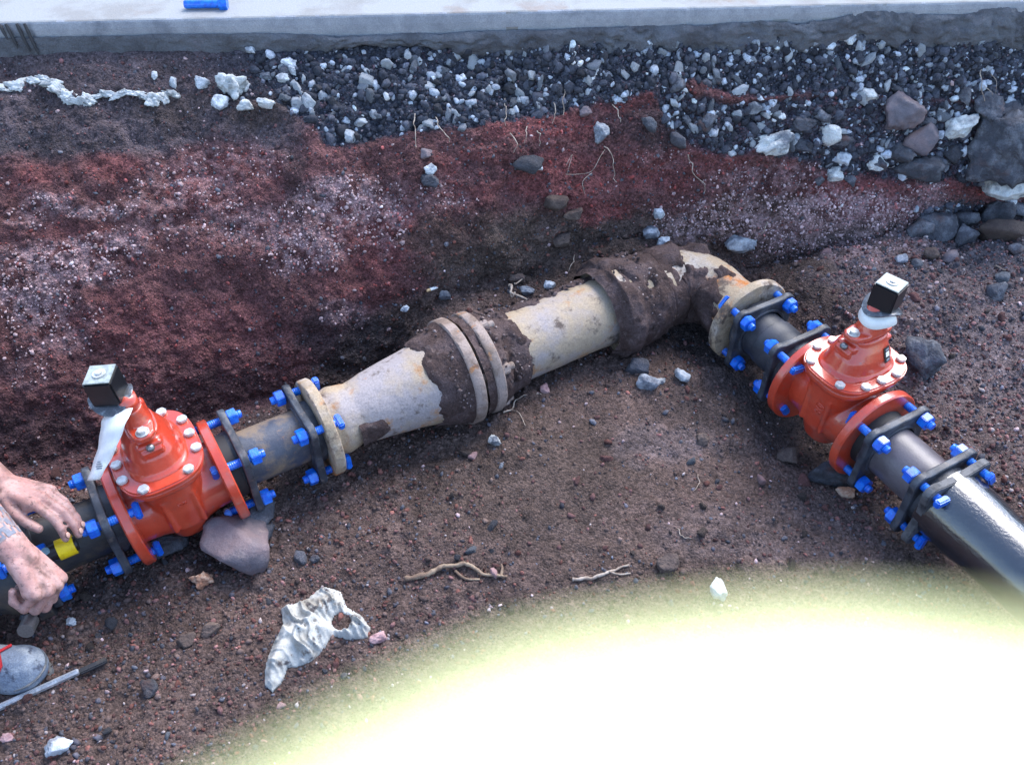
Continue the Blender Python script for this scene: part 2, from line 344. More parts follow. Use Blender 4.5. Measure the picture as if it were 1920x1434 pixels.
DARK = [(660, 640, 110, 60, .8), (610, 610, 70, 40, .7), (1240, 235, 90, 45, .8), (900, 320, 60, 22, .6), (470, 760, 200, 60, .5), (60, 830, 200, 60, .6), (560, 330, 30, 70, .6), (590, 400, 30, 80, .4),  # dark soil; also shade painted under valves, elbow and at the wall foot
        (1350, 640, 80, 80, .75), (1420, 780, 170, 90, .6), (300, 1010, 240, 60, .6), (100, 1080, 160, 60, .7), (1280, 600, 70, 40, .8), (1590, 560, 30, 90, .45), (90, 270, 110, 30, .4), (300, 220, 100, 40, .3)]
BROWN = [(900, 470, 150, 70, .8), (1420, 395, 120, 30, .8), (760, 680, 150, 120, .6), (470, 220, 70, 40, .5), (330, 205, 90, 30, .5), (1080, 490, 150, 60, .7), (1520, 520, 90, 70, .8), (1000, 900, 260, 130, .7), (1150, 1050, 200, 60, .5)]
PALE = [(110, 500, 150, 45, 1), (60, 560, 90, 60, 1), (200, 470, 110, 26, 1), (560, 470, 90, 50, .9), (640, 390, 100, 60, 1), (700, 400, 90, 70, .7), (330, 380, 130, 70, .5), (1500, 395, 240, 40, .9), (1360, 425, 150, 34, 1), (480, 420, 120, 40, .6), (1640, 460, 180, 40, .6), (160, 395, 130, 18, .8), (650, 370, 75, 50, 1), (710, 430, 60, 50, .7), (540, 480, 60, 40, .9), (450, 425, 80, 30, .6), (90, 500, 130, 35, .9), (190, 485, 80, 20, .8), (50, 555, 60, 60, 1), (400, 330, 110, 60, .45), (300, 350, 60, 60, .4),
        (470, 300, 90, 40, .4), (1560, 390, 170, 34, 1), (1350, 420, 120, 26, 1), (1490, 445, 90, 36, .9), (140, 385, 90, 16, .9), (250, 440, 40, 30, .5), (100, 640, 80, 30, .6), (50, 700, 60, 40, .4), (1470, 340, 150, 40, .55),
        (640, 590, 60, 20, .5), (820, 360, 60, 40, .5), (1740, 350, 40, 60, .7), (1650, 480, 140, 30, .5), (1660, 440, 120, 30, .5), (1240, 290, 60, 30, .3), (180, 590, 40, 30, .4), (360, 380, 60, 16, .5), (40, 410, 60, 30, .6)]
LILAC = [(1830, 640, 200, 160, .8), (1750, 500, 260, 90, .7), (1880, 800, 120, 120, .5), (1250, 830, 120, 40, .6), (1450, 1000, 220, 60, .35), (1700, 420, 200, 60, .3), (1800, 560, 160, 120, .3)]  # lighter lilac floor patches, most of them at the right
def blobs(L, u, v, nz):
    r = np.zeros_like(u)
    for (a, b, c, d, k) in L:
        q = ((u-a)/c)**2+((v-b)/d)**2
        r = np.maximum(r, k*sstep(1.35, .35, q+nz*.8))
    return r
def field(p):
    """soil colour with some painted shade, paleness and gravelliness at points of the undisturbed surface"""
    u, v = proj(p); n1 = fbm(p, 9, 4, 3); n2 = fbm(p, 9, 4, 41); n3 = fbm(p, 28, 3, 77); n4 = fbm(p, 70, 2, 99)
    uw = u+n1*50; vw = v+n2*26+n3*8
    b0 = np.interp(uw, UK, B0); b1 = np.interp(uw, UK, B1); a2 = np.interp(uw, UK, B2a); b2 = np.interp(uw, UK, B2b); br = np.interp(uw, UK, BR)
    N = len(u); floor = arr(.092, .062, .054); maroon = arr(.112, .050, .049); red = arr(.150, .050, .048); blue = arr(.040, .043, .058)
    brown = arr(.066, .046, .037); dark = arr(.030, .027, .030); lilac = arr(.135, .105, .108); pink = arr(.36, .245, .25); plum = arr(.072, .059, .065)
    c = np.tile(floor, (N, 1))
    def mx(c, t, k): return c*(1-k[:, None])+t*k[:, None]
    wall = sstep(br+25, br-25, vw)
    c = mx(c, maroon, wall)
    c = mx(c, plum, sstep(310, 270, vw)*sstep(620, 520, uw)*.9)
    c = mx(c, plum, sstep(800, 640, vw)*sstep(300, 700, vw)*sstep(900, 600, uw)*.0)
    g = sstep(b0-40, b0-28, vw)*sstep(b1+8, b1-8, vw)*sstep(330, 560, uw)
    g2 = sstep(a2-6, a2+8, vw)*sstep(b2+10, b2-10, vw)*sstep(1150, 1250, uw)
    g = np.maximum(g, g2*.85)
    c = mx(c, red, blobs(RED, uw, vw, n3)*.9)
    c = mx(c, blue, g)
    c = mx(c, brown, blobs(BROWN, uw, vw, n3)*.85)
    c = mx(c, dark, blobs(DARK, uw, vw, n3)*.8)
    c = mx(c, lilac, blobs(LILAC, uw, vw, n3)*.8)
    pale = blobs(PALE, uw, vw, n3+n4)*(1-g)
    c = mx(c, pink, pale*sstep(-.35, .25, n4+n3*.6)*.58)
    c = c*(1+.30*n3[:, None]+.25*n4[:, None])*(1+.35*n1[:, None])
    rr = sstep(1650, 1800, u)*sstep(360, 400, v)*sstep(560, 470, v)
    c = mx(c, arr(.075, .07, .08), rr*.7)
    return np.clip(c, .008, .8), pale, np.maximum(g, rr), u, v

XF = np.array([-3.0, -1.205, -.861, -.68, -.485, -.219, .056, .346, .70, 1.023, 1.46, 3.0])
YF = np.array([1.30, 1.398, 1.517, 1.607, 1.671, 1.80, 1.935, 2.045, 2.05, 2.11, 2.20, 2.26])
YC = 2.0
def slabY(x): return 2.25+.0503*x
def zfloor(x, y):
    qx = x-COR.x; qy = y-COR.y
    s = qx*DL.x+qy*DL.y; d = -qx*DL.y+qy*DL.x            # along / behind the left run
    k = qx*DR.x+qy*DR.y; e = -qx*DR.y+qy*DR.x            # along / right of the right run
    z = .022+0*x
    wc = sstep(-.86, -.62, s)*sstep(.25, .05, s)
    z = z+wc*(.048*sstep(-.55, -.12, d)+.105*sstep(-.02, .13, d))
    wr = sstep(-.86, -.95, s)
    z = z-wr*.012*sstep(.0, .1, d)
    z = z+.036*np.exp(-(((x-.15)/.34)**2+((y-1.25)/.28)**2))
    z = z+sstep(.06, .26, e)*(.045+.13*sstep(1.45, 2.0, y))*sstep(-.1, .2, k)
    z = z+.085*np.exp(-(((x-.50)/.22)**2+((y-2.10)/.09)**2))+.05*np.exp(-(((x-.25)/.16)**2+((y-1.98)/.06)**2))
    z = z-.035*np.exp(-(((k-.13)/.10)**2+((e+.10)/.08)**2))    # hollow in the crook of the elbow
    z = z-.03*np.exp(-(((k-.52)/.22)**2+((e+.02)/.10)**2))     # hollow under the right valve
    z = z+.05*sstep(-.9, -2.0, x)*0
    z = z+.62*sstep(-.35, -1.3, y)                              # the bank behind the photographer
    return z
def build_ground():
    xs = np.concatenate([np.linspace(-3.4, -1.5, 50)[:-1], np.arange(-1.5, 1.5, .0043), np.linspace(1.5, 3.4, 50)])
    yfoot = np.interp(xs, XF, YF); k = np.ones(41)/41
    yfoot = np.convolve(np.pad(yfoot, 20, 'edge'), k, 'valid')
    ytop = slabY(xs)+.005
    nA, nB, nW = 46, 270, 200
    tA = np.linspace(-1.8, .5, nA)[:-1]
    rows = []
    for y in tA: rows.append(np.stack([xs, np.full_like(xs, y), zfloor(xs, np.full_like(xs, y))], 1))
    for t in np.linspace(0, 1, nB):
        y = .5+(yfoot-.5)*t; rows.append(np.stack([xs, y, zfloor(xs, y)], 1))
    nfl = len(rows)
    z0 = zfloor(xs, yfoot); zt = .665
    lean = np.interp(xs, [-1.4, -.7, 0, 1.5], [1.15, 1.25, 1.6, 1.5])
    for t in np.linspace(0, 1, nW)[1:]:
        rows.append(np.stack([xs, yfoot+(ytop-yfoot)*(t**lean), z0+(zt-z0)*(1-(1-t)**1.15)], 1))
    G = np.array(rows); nr, nc, _ = G.shape
    # round the foot of the wall
    for _ in range(10): G[nfl-22:nfl+22] = .5*G[nfl-22:nfl+22]+.25*(G[nfl-23:nfl+21]+G[nfl-21:nfl+23])
    base = G.reshape(-1, 3).copy()
    col, pale, grav, u, v = field(base)
    du = np.gradient(G, axis=1); dv = np.gradient(G, axis=0); nrm = np.cross(du, dv)
    nrm /= np.linalg.norm(nrm, axis=2, keepdims=True)+1e-12; nn = nrm.reshape(-1, 3)
    isw = (np.arange(nr)/nfl > 1).repeat(nc)
    h = .016*fbm(base, 6, 3, 5)*(1+.8*isw)+.009*fbm(base, 22, 3, 8)+.0055*fbm(base, 60, 2, 15)+.004*vn(base*150, 23)
    h += .010*isw*np.abs(fbm(base, 14, 3, 31))
    h += grav*(.010*vn(base*45, 51)+.006*vn(base*90, 53)-.012)
    # clods on the floor
    h += (1-isw)*.010*sstep(.35, .75, vn(base*26, 61))
    smo = np.exp(-(((u-1130)/330)**2+((v-930)/190)**2)); h = h*(1-.55*smo*(1-isw))
    h += .030*isw*(np.abs(fbm(base, 9, 3, 131))-.2)*(1-grav)
    edge = np.ones(nr); edge[-14:] = np.linspace(1, .1, 14); edge = edge.repeat(nc)
    lim = sstep(3.3, 2.2, np.abs(base[:, 0]))*.6+.4
    D = base+nn*(h*edge*lim)[:, None]
    idx = np.arange(nr*nc).reshape(nr, nc)
    Q = np.stack([idx[:-1, :-1], idx[:-1, 1:], idx[1:, 1:], idx[1:, :-1]], 2)
    out = {}
    for nm, r0, r1 in (('trench_floor', 0, nfl), ('trench_wall', nfl-1, nr)):
        q = Q[r0:r1-1].reshape(-1, 4); vs = slice(r0*nc, r1*nc)
        o = link(nm, fast_mesh(nm, D[vs], q-r0*nc, col[vs]), 'soil', None, True); o['kind'] = 'structure'; out[nm] = o
    c = 3; ii = idx[::c, ::c]; q = np.stack([ii[:-1, :-1], ii[:-1, 1:], ii[1:, 1:], ii[1:, :-1]], 2).reshape(-1, 4)
    bvh = BVHTree.FromPolygons([Vector(p) for p in D], [tuple(int(k) for k in f) for f in q]) if False else None
    mp = -np.ones(nr*nc, int); mp[ii.ravel()] = np.arange(ii.size)
    bvh = BVHTree.FromPolygons(D[ii.ravel()].tolist(), mp[q].tolist())
    return out['trench_floor'], out['trench_wall'], bvh, D.reshape(nr, nc, 3), nrm, col.reshape(nr, nc, 3), pale.reshape(nr, nc), grav.reshape(nr, nc), u.reshape(nr, nc), v.reshape(nr, nc), nfl
floor_o, wall_o, BVH, GD, GN, GC, GP, GG, GU, GV, NFL = build_ground()
CAMP = Vector((0, 0, CAM_H))
def hit(u, v):
    d = Vector(((u-960)/FOC, SQ*(1+(717-v)/FOC), SQ*((717-v)/FOC-1))).normalized()
    p, n, _, t = BVH.ray_cast(CAMP, d)
    if p is None: p = P(u, v, 0); n = Vector((0, 0, 1)); t = (p-CAMP).length
    if n.dot(d) > 0: n = -n
    depth = (p-CAMP).dot(Vector((0, SQ, -SQ)))
    return p, n, depth/FOC       # metres per photo pixel

# ------------------------------------------------------------------ stones
def ico(sub):
    bm = bmesh.new(); bmesh.ops.create_icosphere(bm, subdivisions=sub, radius=1)
    V = np.array([v.co[:] for v in bm.verts]); T = np.array([[v.index for v in f.verts] for f in bm.faces]); bm.free(); return V, T
ICO = {s: ico(s) for s in (1, 2, 3, 4)}
def rock_np(seed, sub=2, cuts=9, noise=.08, flat=(1, .8, .65), rough=.0):
    r = np.random.default_rng(seed); V, T = ICO[sub]; n = r.normal(size=(cuts, 3)); n /= np.linalg.norm(n, axis=1, keepdims=True)
    cuts = cuts+7; n = r.normal(size=(cuts, 3)); n[:6] = np.array([[1, 0, 0], [-1, 0, 0], [0, 1, 0], [0, -1, 0], [0, 0, 1], [0, 0, -1]])+r.normal(0, .28, (6, 3)); n /= np.linalg.norm(n, axis=1, keepdims=True)
    d = r.uniform(.58, .95, cuts); dots = V@n.T; k = np.where(dots > .05, d/np.maximum(dots, .05), 9); rad = np.minimum(k.min(1), 1.3)
    rad = rad*(1+noise*fbm(V+seed, 1.6, 2, seed % 97)*2+rough*fbm(V+seed, 5, 3, seed % 89))
    return V*rad[:, None]*np.array(flat), T
def rot_rand(n, r):
    q = r.normal(size=(n, 4)); q /= np.linalg.norm(q, axis=1, keepdims=True); w, x, y, z = q.T
    return np.stack([np.stack([1-2*(y*y+z*z), 2*(x*y-z*w), 2*(x*z+y*w)], 1), np.stack([2*(x*y+z*w), 1-2*(x*x+z*z), 2*(y*z-x*w)], 1),
                     np.stack([2*(x*z-y*w), 2*(y*z+x*w), 1-2*(x*x+y*y)], 1)], 1)
def scatter(name, pos, size, col, parent, sub=1, nvar=10, seed=0, cuts=7, noise=.1):
    r = np.random.default_rng(seed); var = [rock_np(seed*31+i, sub, cuts, noise) for i in range(nvar)]
    n = len(pos); Rm = rot_rand(n, r); vi = r.integers(0, nvar, n); VV = []; TT = []; CC = []; off = 0
    for i in range(nvar):
        s = vi == i; k = s.sum()
        if not k: continue
        V, T = var[i]; W = np.einsum('nij,vj->nvi', Rm[s], V)*size[s][:, None, None]+pos[s][:, None, :]
        VV.append(W.reshape(-1, 3)); TT.append((T[None]+(np.arange(k)*len(V))[:, None, None]).reshape(-1, 3)+off); off += k*len(V)
        CC.append(np.repeat(col[s], len(V), 0))
    o = link(name, fast_mesh(name, np.concatenate(VV), np.concatenate(TT), np.concatenate(CC)), 'pebble', parent); o['kind'] = 'stuff'; return o
def sample(n, r, r0, r1, keep):
    """random spots of the displaced surface between grid rows r0 and r1"""
    nr, nc, _ = GD.shape
    i = r.integers(r0, r1, n*4); j = r.integers(52, nc-52, n*4); k = r.random(n*4) < keep(i, j); i = i[k][:n]; j = j[k][:n]
    ok = (GV[i, j] > -80) & (GV[i, j] < 1560) & (GU[i, j] > -160) & (GU[i, j] < 2080); i = i[ok]; j = j[ok]
    jit = (r.random((len(i), 3))-.5)*.004
    return i, j, GD[i, j]+jit
NR = GD.shape[0]
def pcol(r, i, j, k=1.0):
    b = GC[i, j]; n = len(i); f = np.exp(r.normal(0, .30, n))[:, None]; c = b*f*1.15
    red = (r.random(n) < .3)[:, None]; c = np.where(red, c*np.array([1.35, .85, .8]), c)
    gray = (r.random(n) < .18)[:, None]; c = np.where(gray, np.array([.085, .085, .10])*f, c)
    p = (r.random(n) < (.022+.80*GP[i, j]*k))[:, None]; pc = np.array([.40, .29, .29])*np.exp(r.normal(0, .25, (n, 1)))
    return np.clip(np.where(p, pc, c), .01, .7)
# fine grit of the floor and of the cut
i, j, p = sample(30000, rng, 45, NFL, lambda i, j: np.full(len(i), .9))
sz = np.clip(rng.lognormal(-5.62, .46, len(p)), .0018, .012)
kk = rng.random(len(p)) > .85*np.exp(-(((GU[i, j]-1120)/340)**2+((GV[i, j]-900)/200)**2)); i, j, p, sz = i[kk], j[kk], p[kk], sz[kk]
scatter('gravel', p, sz, pcol(rng, i, j), floor_o, 1, seed=3)
i, j, p = sample(30000, rng, NFL, NR-6, lambda i, j: .35+.65*np.maximum(GP[i, j], GG[i, j]))
sz = np.clip(rng.lognormal(-5.72, .38, len(p)), .0018, .010)
scatter('gravel', p, sz, pcol(rng, i, j), wall_o, 1, seed=5)
i, j, p = sample(9000, np.random.default_rng(9), 60, NFL, lambda i, j: 1.0*((GU[i, j] > 1560) & (GV[i, j] < 1000))+.25*(GV[i, j] > 900)*(GU[i, j] < 900)+.06)
sz = np.clip(np.random.default_rng(9).lognormal(-5.35, .38, len(p)), .003, .012)
cc_ = arr(.10, .075, .075)*np.exp(rng.normal(0, .4, (len(p), 1))); cc_ = np.where(rng.random((len(p), 1)) < .3, cc_*arr(.8, 1.0, 1.2), cc_*arr(1.25, .85, .8)); cc_ = np.where(rng.random((len(p), 1)) < .05, arr(.36, .30, .29), cc_)
scatter('gravel', p, sz, cc_, floor_o, 1, seed=13)
# dark and bluish crushed stone of the gravel layers
i, j, p = sample(5200, rng, NFL, NR-4, lambda i, j: sstep(.35, .8, GG[i, j]))
sz = np.clip(rng.lognormal(-4.85, .42, len(p)), .004, .019)
f = np.exp(rng.normal(0, .35, (len(p), 1))); c = np.where(rng.random((len(p), 1)) < .20, arr(.34, .37, .42), arr(.050, .053, .067))*f
scatter('crushed_stone', p, sz, np.clip(c, .015, .6), wall_o, 2, seed=8, cuts=7, noise=.05)
# medium stones: 300 largest as single parts of wall and of floor
def make_stones(n, r, r0, r1, keep, parent, mats, smin, smax, seed):
    lib = {}
    for m in set(x[0] for x in mats):
        lib[m] = []
        for q in range(6):
            V, T = rock_np(seed*7+q*13, 3, 7, .05, (1, random.uniform(.7, .9), random.uniform(.5, .75)), .16)
            me = fast_mesh('stone', V, T); me.materials.append(M[m]); lib[m].append(me)
    i, j, p = sample(n*3, r, r0, r1, keep); p = p[:n]; wts = np.array([x[1] for x in mats]); wts = wts/wts.sum()
    for q in range(len(p)):
        m = mats[r.choice(len(mats), p=wts)][0]; o = bpy.data.objects.new('stone', random.choice(lib[m])); C.objects.link(o)
        s = smin+(smax-smin)*r.random()**2.2; o.scale = (s*r.uniform(.8, 1.25), s*r.uniform(.8, 1.2), s*r.uniform(.8, 1.1))
        o.rotation_euler = r.uniform(0, 6.28, 3); o.location = Vector(p[q])+Vector(GN[i[q], j[q]])*s*.12; o.parent = parent
make_stones(250, np.random.default_rng(5), NFL+10, NR-8, lambda i, j: sstep(.5, .9, GG[i, j])*(.35+.65*(GU[i, j] < 1020)), wall_o, [('rk_pale', 5), ('rk_blue', 4), ('rk_dark', 3)], .010, .023, 1)
make_stones(210, np.random.default_rng(6), 46, NFL, lambda i, j: .15+.5*(GV[i, j] > 850)+1.0*((GU[i, j] > 1600) & (GV[i, j] < 640)), floor_o,
            [('rk_red', 4), ('rk_brown', 4), ('rk_dark', 3), ('rk_pink', .5), ('rk_blue', .8)], .007, .018, 2)

def rock(name, u, v, wpx, hpx, m, label=None, cat=None, parent=None, seed=1, sub=4, sink=.25, flat=None, cuts=8, noise=.06, rough=.14, yaw=0, group=None, lift=0):
    p, n, k = hit(u, v); a = wpx*k/2; b = hpx*k/2
    V, T = rock_np(seed, sub, cuts, noise, (1, 1, 1), rough*1.2); V = V/np.abs(V).max(0)
    dep = flat if flat else (a+b)/2*.85
    o = link(name, fast_mesh(name, V*np.array([a, b, dep]), T), m, parent, False)
    # stone frame: x to the right of the picture, y up it, z out of the surface, blended towards the viewer
    zf = (n*.6+(CAMP-p).normalized()*.4).normalized(); xf = Vector((1, 0, 0)); xf = (xf-zf*xf.dot(zf)).normalized(); yf = zf.cross(xf)
    mt = Matrix((xf, yf, zf)).transposed(); o.rotation_euler = (mt @ Matrix.Rotation(R(yaw), 3, 'Z')).to_euler()
    o.location = p+n*(dep*(.5-sink)+lift)
    if label: tag(o, label, cat or 'rock', group)
    return o
def wrock(u, v, w_, h_, m, seed, label=None, yaw=0, **kw):
    o = rock('rock', u, v, w_, h_, m, parent=wall_o, seed=seed, yaw=yaw, **kw)
    if label: o['label'] = label
    return o
# boulders held in the cut
wrock(1890, 262, 190, 170, 'rk_edge', 21, 'large dark boulder with a pale lower edge at the right', sub=4, rough=.22, noise=.12, cuts=6)
wrock(1878, 312, 120, 60, 'rk_white', 22, 'chalky white lower face of the boulder', yaw=18, rough=.15, sink=-.75)
wrock(1850, 205, 70, 60, 'rk_edge', 151, rough=.2)
wrock(1680, 285, 70, 40, 'rk_edge', 152, rough=.2)
wrock(1505, 232, 60, 34, 'rk_dark', 153, rough=.2)
wrock(1452, 266, 88, 44, 'rk_white', 23, 'white two-lobed rock in the dark gravel', yaw=20, noise=.3, rough=.15, sub=4)
wrock(1552, 252, 52, 46, 'rk_white', 24, sub=3, rough=.12); wrock(1582, 297, 34, 36, 'rk_pale', 25, rough=.1); wrock(1565, 326, 40, 32, 'rk_white', 26, rough=.1)
wrock(1640, 310, 48, 42, 'rk_white', 27, noise=.25, rough=.15); wrock(1798, 238, 64, 54, 'rk_white', 28, noise=.2, rough=.2, sub=4)
wrock(1628, 178, 36, 30, 'rk_white', 29); wrock(1690, 212, 84, 78, 'rk_purple', 30, 'purplish angular rock high in the cut', sub=4, yaw=25, cuts=7)
wrock(1728, 262, 66, 62, 'rk_purple', 31, sub=3, yaw=60); wrock(1715, 315, 90, 50, 'rk_edge', 32, sub=3); wrock(1742, 318, 34, 24, 'rk_pale', 33)
wrock(1412, 204, 38, 30, 'rk_blue', 34); wrock(1590, 70, 30, 26, 'rk_pale', 35, flat=.012, yaw=30); wrock(1555, 86, 26, 20, 'rk_pale', 36, flat=.012)
wrock(1125, 250, 36, 44, 'rk_blue', 37, 'tilted bluish stone above the hanging roots', yaw=-30, sink=0); wrock(990, 306, 62, 36, 'rk_dark', 38, sub=3, yaw=-10); wrock(1004, 316, 34, 14, 'rk_pale', 39, sink=-.1)
wrock(806, 318, 26, 26, 'rk_pale', 40); wrock(808, 340, 44, 32, 'rk_dark', 41); wrock(800, 290, 24, 26, 'rk_purple', 42); wrock(1043, 380, 50, 34, 'rk_brown', 43, sub=3, sink=0, rough=.1); wrock(1098, 210, 26, 22, 'rk_purple', 44)
wrock(1075, 402, 44, 30, 'rk_brown', 45); wrock(540, 122, 30, 24, 'rk_pale', 46); wrock(530, 148, 28, 20, 'rk_pale', 47); wrock(548, 132, 20, 22, 'rk_pale', 48); wrock(500, 142, 30, 18, 'rk_blue', 49)
wrock(578, 190, 28, 40, 'rk_pale', 50, yaw=20); wrock(602, 180, 24, 22, 'rk_blue', 51); wrock(656, 257, 26, 28, 'rk_pale', 52); wrock(676, 228, 28, 20, 'rk_pale', 53); wrock(290, 142, 14, 20, 'rk_pale', 54); wrock(325, 155, 14, 28, 'rk_pale', 55); wrock(380, 158, 30, 26, 'rk_pale', 56)
wrock(470, 97, 22, 14, 'rk_pale', 57, sink=-.1)
wrock(1430, 560, 10, 8, 'rk_dark', 58)
# heap of rocks on the right
for (a, b, c, d, m, s, y) in [(1735, 418, 96, 76, 'rk_edge', 61, 60), (1720, 440, 60, 40, 'rk_edge', 62, 0), (1806, 418, 62, 44, 'rk_edge', 63, 10), (1868, 404, 78, 54, 'rk_edge', 64, 0), (1880, 440, 96, 40, 'rk_brown', 65, -10),
                              (1812, 448, 56, 42, 'rk_edge', 66, 30), (1905, 385, 50, 26, 'rk_edge', 67, 0), (1745, 478, 34, 30, 'rk_brown', 68, 20), (1780, 490, 40, 30, 'rk_purple', 69, 0), (1890, 380, 24, 20, 'rk_pale', 70, 0), (1862, 552, 44, 34, 'rk_edge', 71, 0),
                              (1690, 490, 26, 22, 'rk_blue', 72, 0), (1716, 496, 30, 20, 'rk_edge', 73, 0), (1880, 524, 30, 26, 'rk_blue', 74, 0), (1905, 470, 30, 24, 'rk_edge', 75, 0)]:
    o = rock('stone', a, b, c, d, m, parent=floor_o if b > 470 else wall_o, seed=s, yaw=y, sub=3, rough=.14, sink=.05)
# loose rocks that can be pointed at
rock('rock', 446, 1022, 150, 118, 'rk_purple', 'large reddish grey angular rock against the left valve', 'rock', seed=204, sub=4, yaw=-14, sink=-.1, cuts=1, noise=.03, rough=.05, flat=.062)
rock('rock', 378, 1092, 52, 40, 'rk_tan', 'small orange tan lumpy stone below the large reddish rock', 'rock', seed=105, yaw=40, noise=.3, rough=.25, sink=0)
rock('rock', 312, 1036, 90, 56, 'rk_dark', 'black stone wedged beneath the left valve', 'rock', seed=106, sink=0, yaw=15)
rock('rock', 492, 968, 50, 84, 'rk_dark', 'dark slab of stone standing below the black retaining gland', 'rock', seed=107, sink=-.1, yaw=-10)
rock('rock', 500, 1000, 30, 40, 'rk_dark', 'small dark stone tucked behind the large reddish rock', 'rock', seed=108, sink=0)
rock('rock', 1560, 905, 110, 52, 'rk_dark', 'flat dark stone half buried below the right valve', 'rock', seed=109, yaw=-12, sink=.15, rough=.08)
rock('rock', 1585, 928, 36, 24, 'rk_tan', 'small rusty red stone beside the flat dark stone', 'rock', seed=110, yaw=-15, sink=0)
rock('rock', 1718, 668, 74, 96, 'rk_edge', 'dark porous rock behind the bonnet of the right valve', 'rock', seed=111, sub=4, rough=.2, sink=-.05)
rock('rock', 1478, 858, 48, 40, 'rk_brown', 'brown stone sunk in the floor left of the right valve', 'rock', seed=112, rough=.15)
rock('rock', 1318, 825, 26, 28, 'rk_brown', 'small brown stone on the bare floor below the elbow', 'rock', seed=113)
rock('rock', 1212, 724, 44, 34, 'rk_blue', 'blocky dark blue stone on the floor below the bell joint', 'rock', seed=114, yaw=-30, sink=-.05, cuts=6, noise=.03)
rock('rock', 1194, 694, 46, 34, 'rk_dark', 'dark stone just above the blocky blue stone', 'rock', seed=115, yaw=-25, sink=.05)
rock('rock', 1276, 706, 34, 22, 'rk_pale', 'pale grey pointed shard of stone', 'rock', seed=116, yaw=-40, sink=-.05, cuts=6)
rock('rock', 1238, 717, 17, 14, 'rk_white', 'tiny cream pebble between blue stone and grey shard', 'pebble', seed=117, sink=-.1, cuts=6, noise=.0)
rock('rock', 928, 828, 27, 25, 'rk_white', 'small white crumbling stone alone on the floor', 'rock', seed=118, sink=-.1, rough=.2)
rock('rock', 1020, 732, 20, 22, 'rk_pink', 'small pinkish stone at the end of a thin root', 'rock', seed=119, sink=-.1)
rock('rock', 1253, 1067, 44, 38, 'rk_brown', 'rounded grey brown stone right of the forked pale twig', 'rock', seed=120, sink=0, noise=.02)
rock('rock', 1345, 1112, 36, 46, 'rk_white', 'pale upright stone right of the forked twig at the glare edge', 'rock', seed=121, sink=-.1)
rock('rock', 707, 1199, 36, 22, 'rk_pink', 'pink chip of stone at the right of the rag', 'rock', seed=122, yaw=20, sink=-.1)
rock('rock', 566, 1050, 28, 30, 'rk_dark', 'smooth round dark pebble between the large reddish rock and the rag', 'pebble', seed=123, noise=.02, cuts=16, sink=-.1)
rock('rock', 592, 1048, 20, 18, 'rk_dark', 'smaller round dark pebble next to its twin', 'pebble', seed=124, noise=.02, cuts=16, sink=-.1)
rock('rock', 110, 1402, 54, 42, 'rk_pale', 'pale flat stone in the bottom left corner', 'rock', seed=125, sink=.1)
rock('rock', 17, 1386, 26, 20, 'rk_pink', 'small pale pink stone at the left edge', 'rock', seed=126, sink=0)
rock('rock', 134, 1168, 22, 20, 'rk_pale', 'small pale grey stone right of the shoe', 'rock', seed=127, sink=-.05)
rock('rock', 398, 1186, 46, 26, 'rk_brown', 'grey brown stone left of the rag', 'rock', seed=128, yaw=30, sink=0)
rock('rock', 350, 1203, 36, 34, 'rk_brown', 'round brown stone between shoe and rag', 'rock', seed=129, sink=.05)
rock('rock', 285, 1292, 34, 38, 'rk_dark', 'dark stone beyond the tip of the steel bar', 'rock', seed=130, yaw=40, sink=.05)
rock('rock', 1388, 458, 70, 40, 'rk_pale', 'flat pale lump lying behind the elbow', 'rock', seed=131, sink=.25, flat=.02, noise=.02)
rock('rock', 1050, 447, 38, 30, 'rk_brown', 'dark brown stone on the soil behind the big pipe', 'rock', seed=132, sink=-.05, rough=.15)
rock('rock', 1233, 393, 26, 24, 'rk_pale', 'pale pointed stone high on the soil slope', 'rock', seed=133, sink=-.1, cuts=6)
rock('rock', 1220, 432, 36, 28, 'rk_blue', 'pale blue stone above the bell joint', 'rock', seed=134, sink=-.05)
rock('rock', 1240, 452, 24, 22, 'rk_pale', 'whitish stone touching the elbow from behind', 'rock', seed=135, sink=-.1)
rock('rock', 1030, 538, 26, 20, 'rk_pale', 'pale stone lying on the soil behind the big pipe', 'rock', seed=136, sink=-.1)
rock('rock', 988, 550, 32, 18, 'rk_blue', 'flat bluish stone beside the root on the pipe', 'rock', seed=137, sink=-.1)
rock('rock', 968, 524, 36, 28, 'rk_brown', 'brown stone behind the root on the pipe', 'rock', seed=138, sink=0)
rock('rock', 836, 557, 26, 20, 'rk_blue', 'small blue grey stone below the cigarette end', 'rock', seed=139, sink=-.1)
rock('rock', 758, 578, 18, 14, 'rk_pale', 'small pale blue stone left of the cigarette end', 'rock', seed=140, sink=-.1)

# pale mortar seam and lump in the upper left of the cut
def seam(name, pts, wid, m, seed, th=.007):
    V = []; F = []; rnd = random.Random(seed); path = []
    for q in range(len(pts)-1):
        for t in range(10):
            a = t/10; path.append((pts[q][0]*(1-a)+pts[q+1][0]*a, pts[q][1]*(1-a)+pts[q+1][1]*a, wid[q]*(1-a)+wid[q+1]*a))
    S = 14; 
    for q, (u, v, wd) in enumerate(path):
        p, n, k = hit(u, v); wd = wd*k*(.55+.8*rnd.random()); up = Vector((0, .35, .94)); up = (up-n*up.dot(n)).normalized()
        for s in range(S):
            a = 2*math.pi*s/S; r = 1+.45*rnd.uniform(-1, 1)
            V.append(p+up*(math.sin(a)*wd/2*r)+n*(math.cos(a)*th*r))
    for q in range(len(path)-1):
        for s in range(S): a = q*S+s; b = q*S+(s+1) % S; F.append((a, b, b+S, a+S))
    F.append(tuple(range(S))); F.append(tuple((len(path)-1)*S+s for s in range(S)))
    o = link(name, me_from(name, V, F), m, wall_o, False); return o
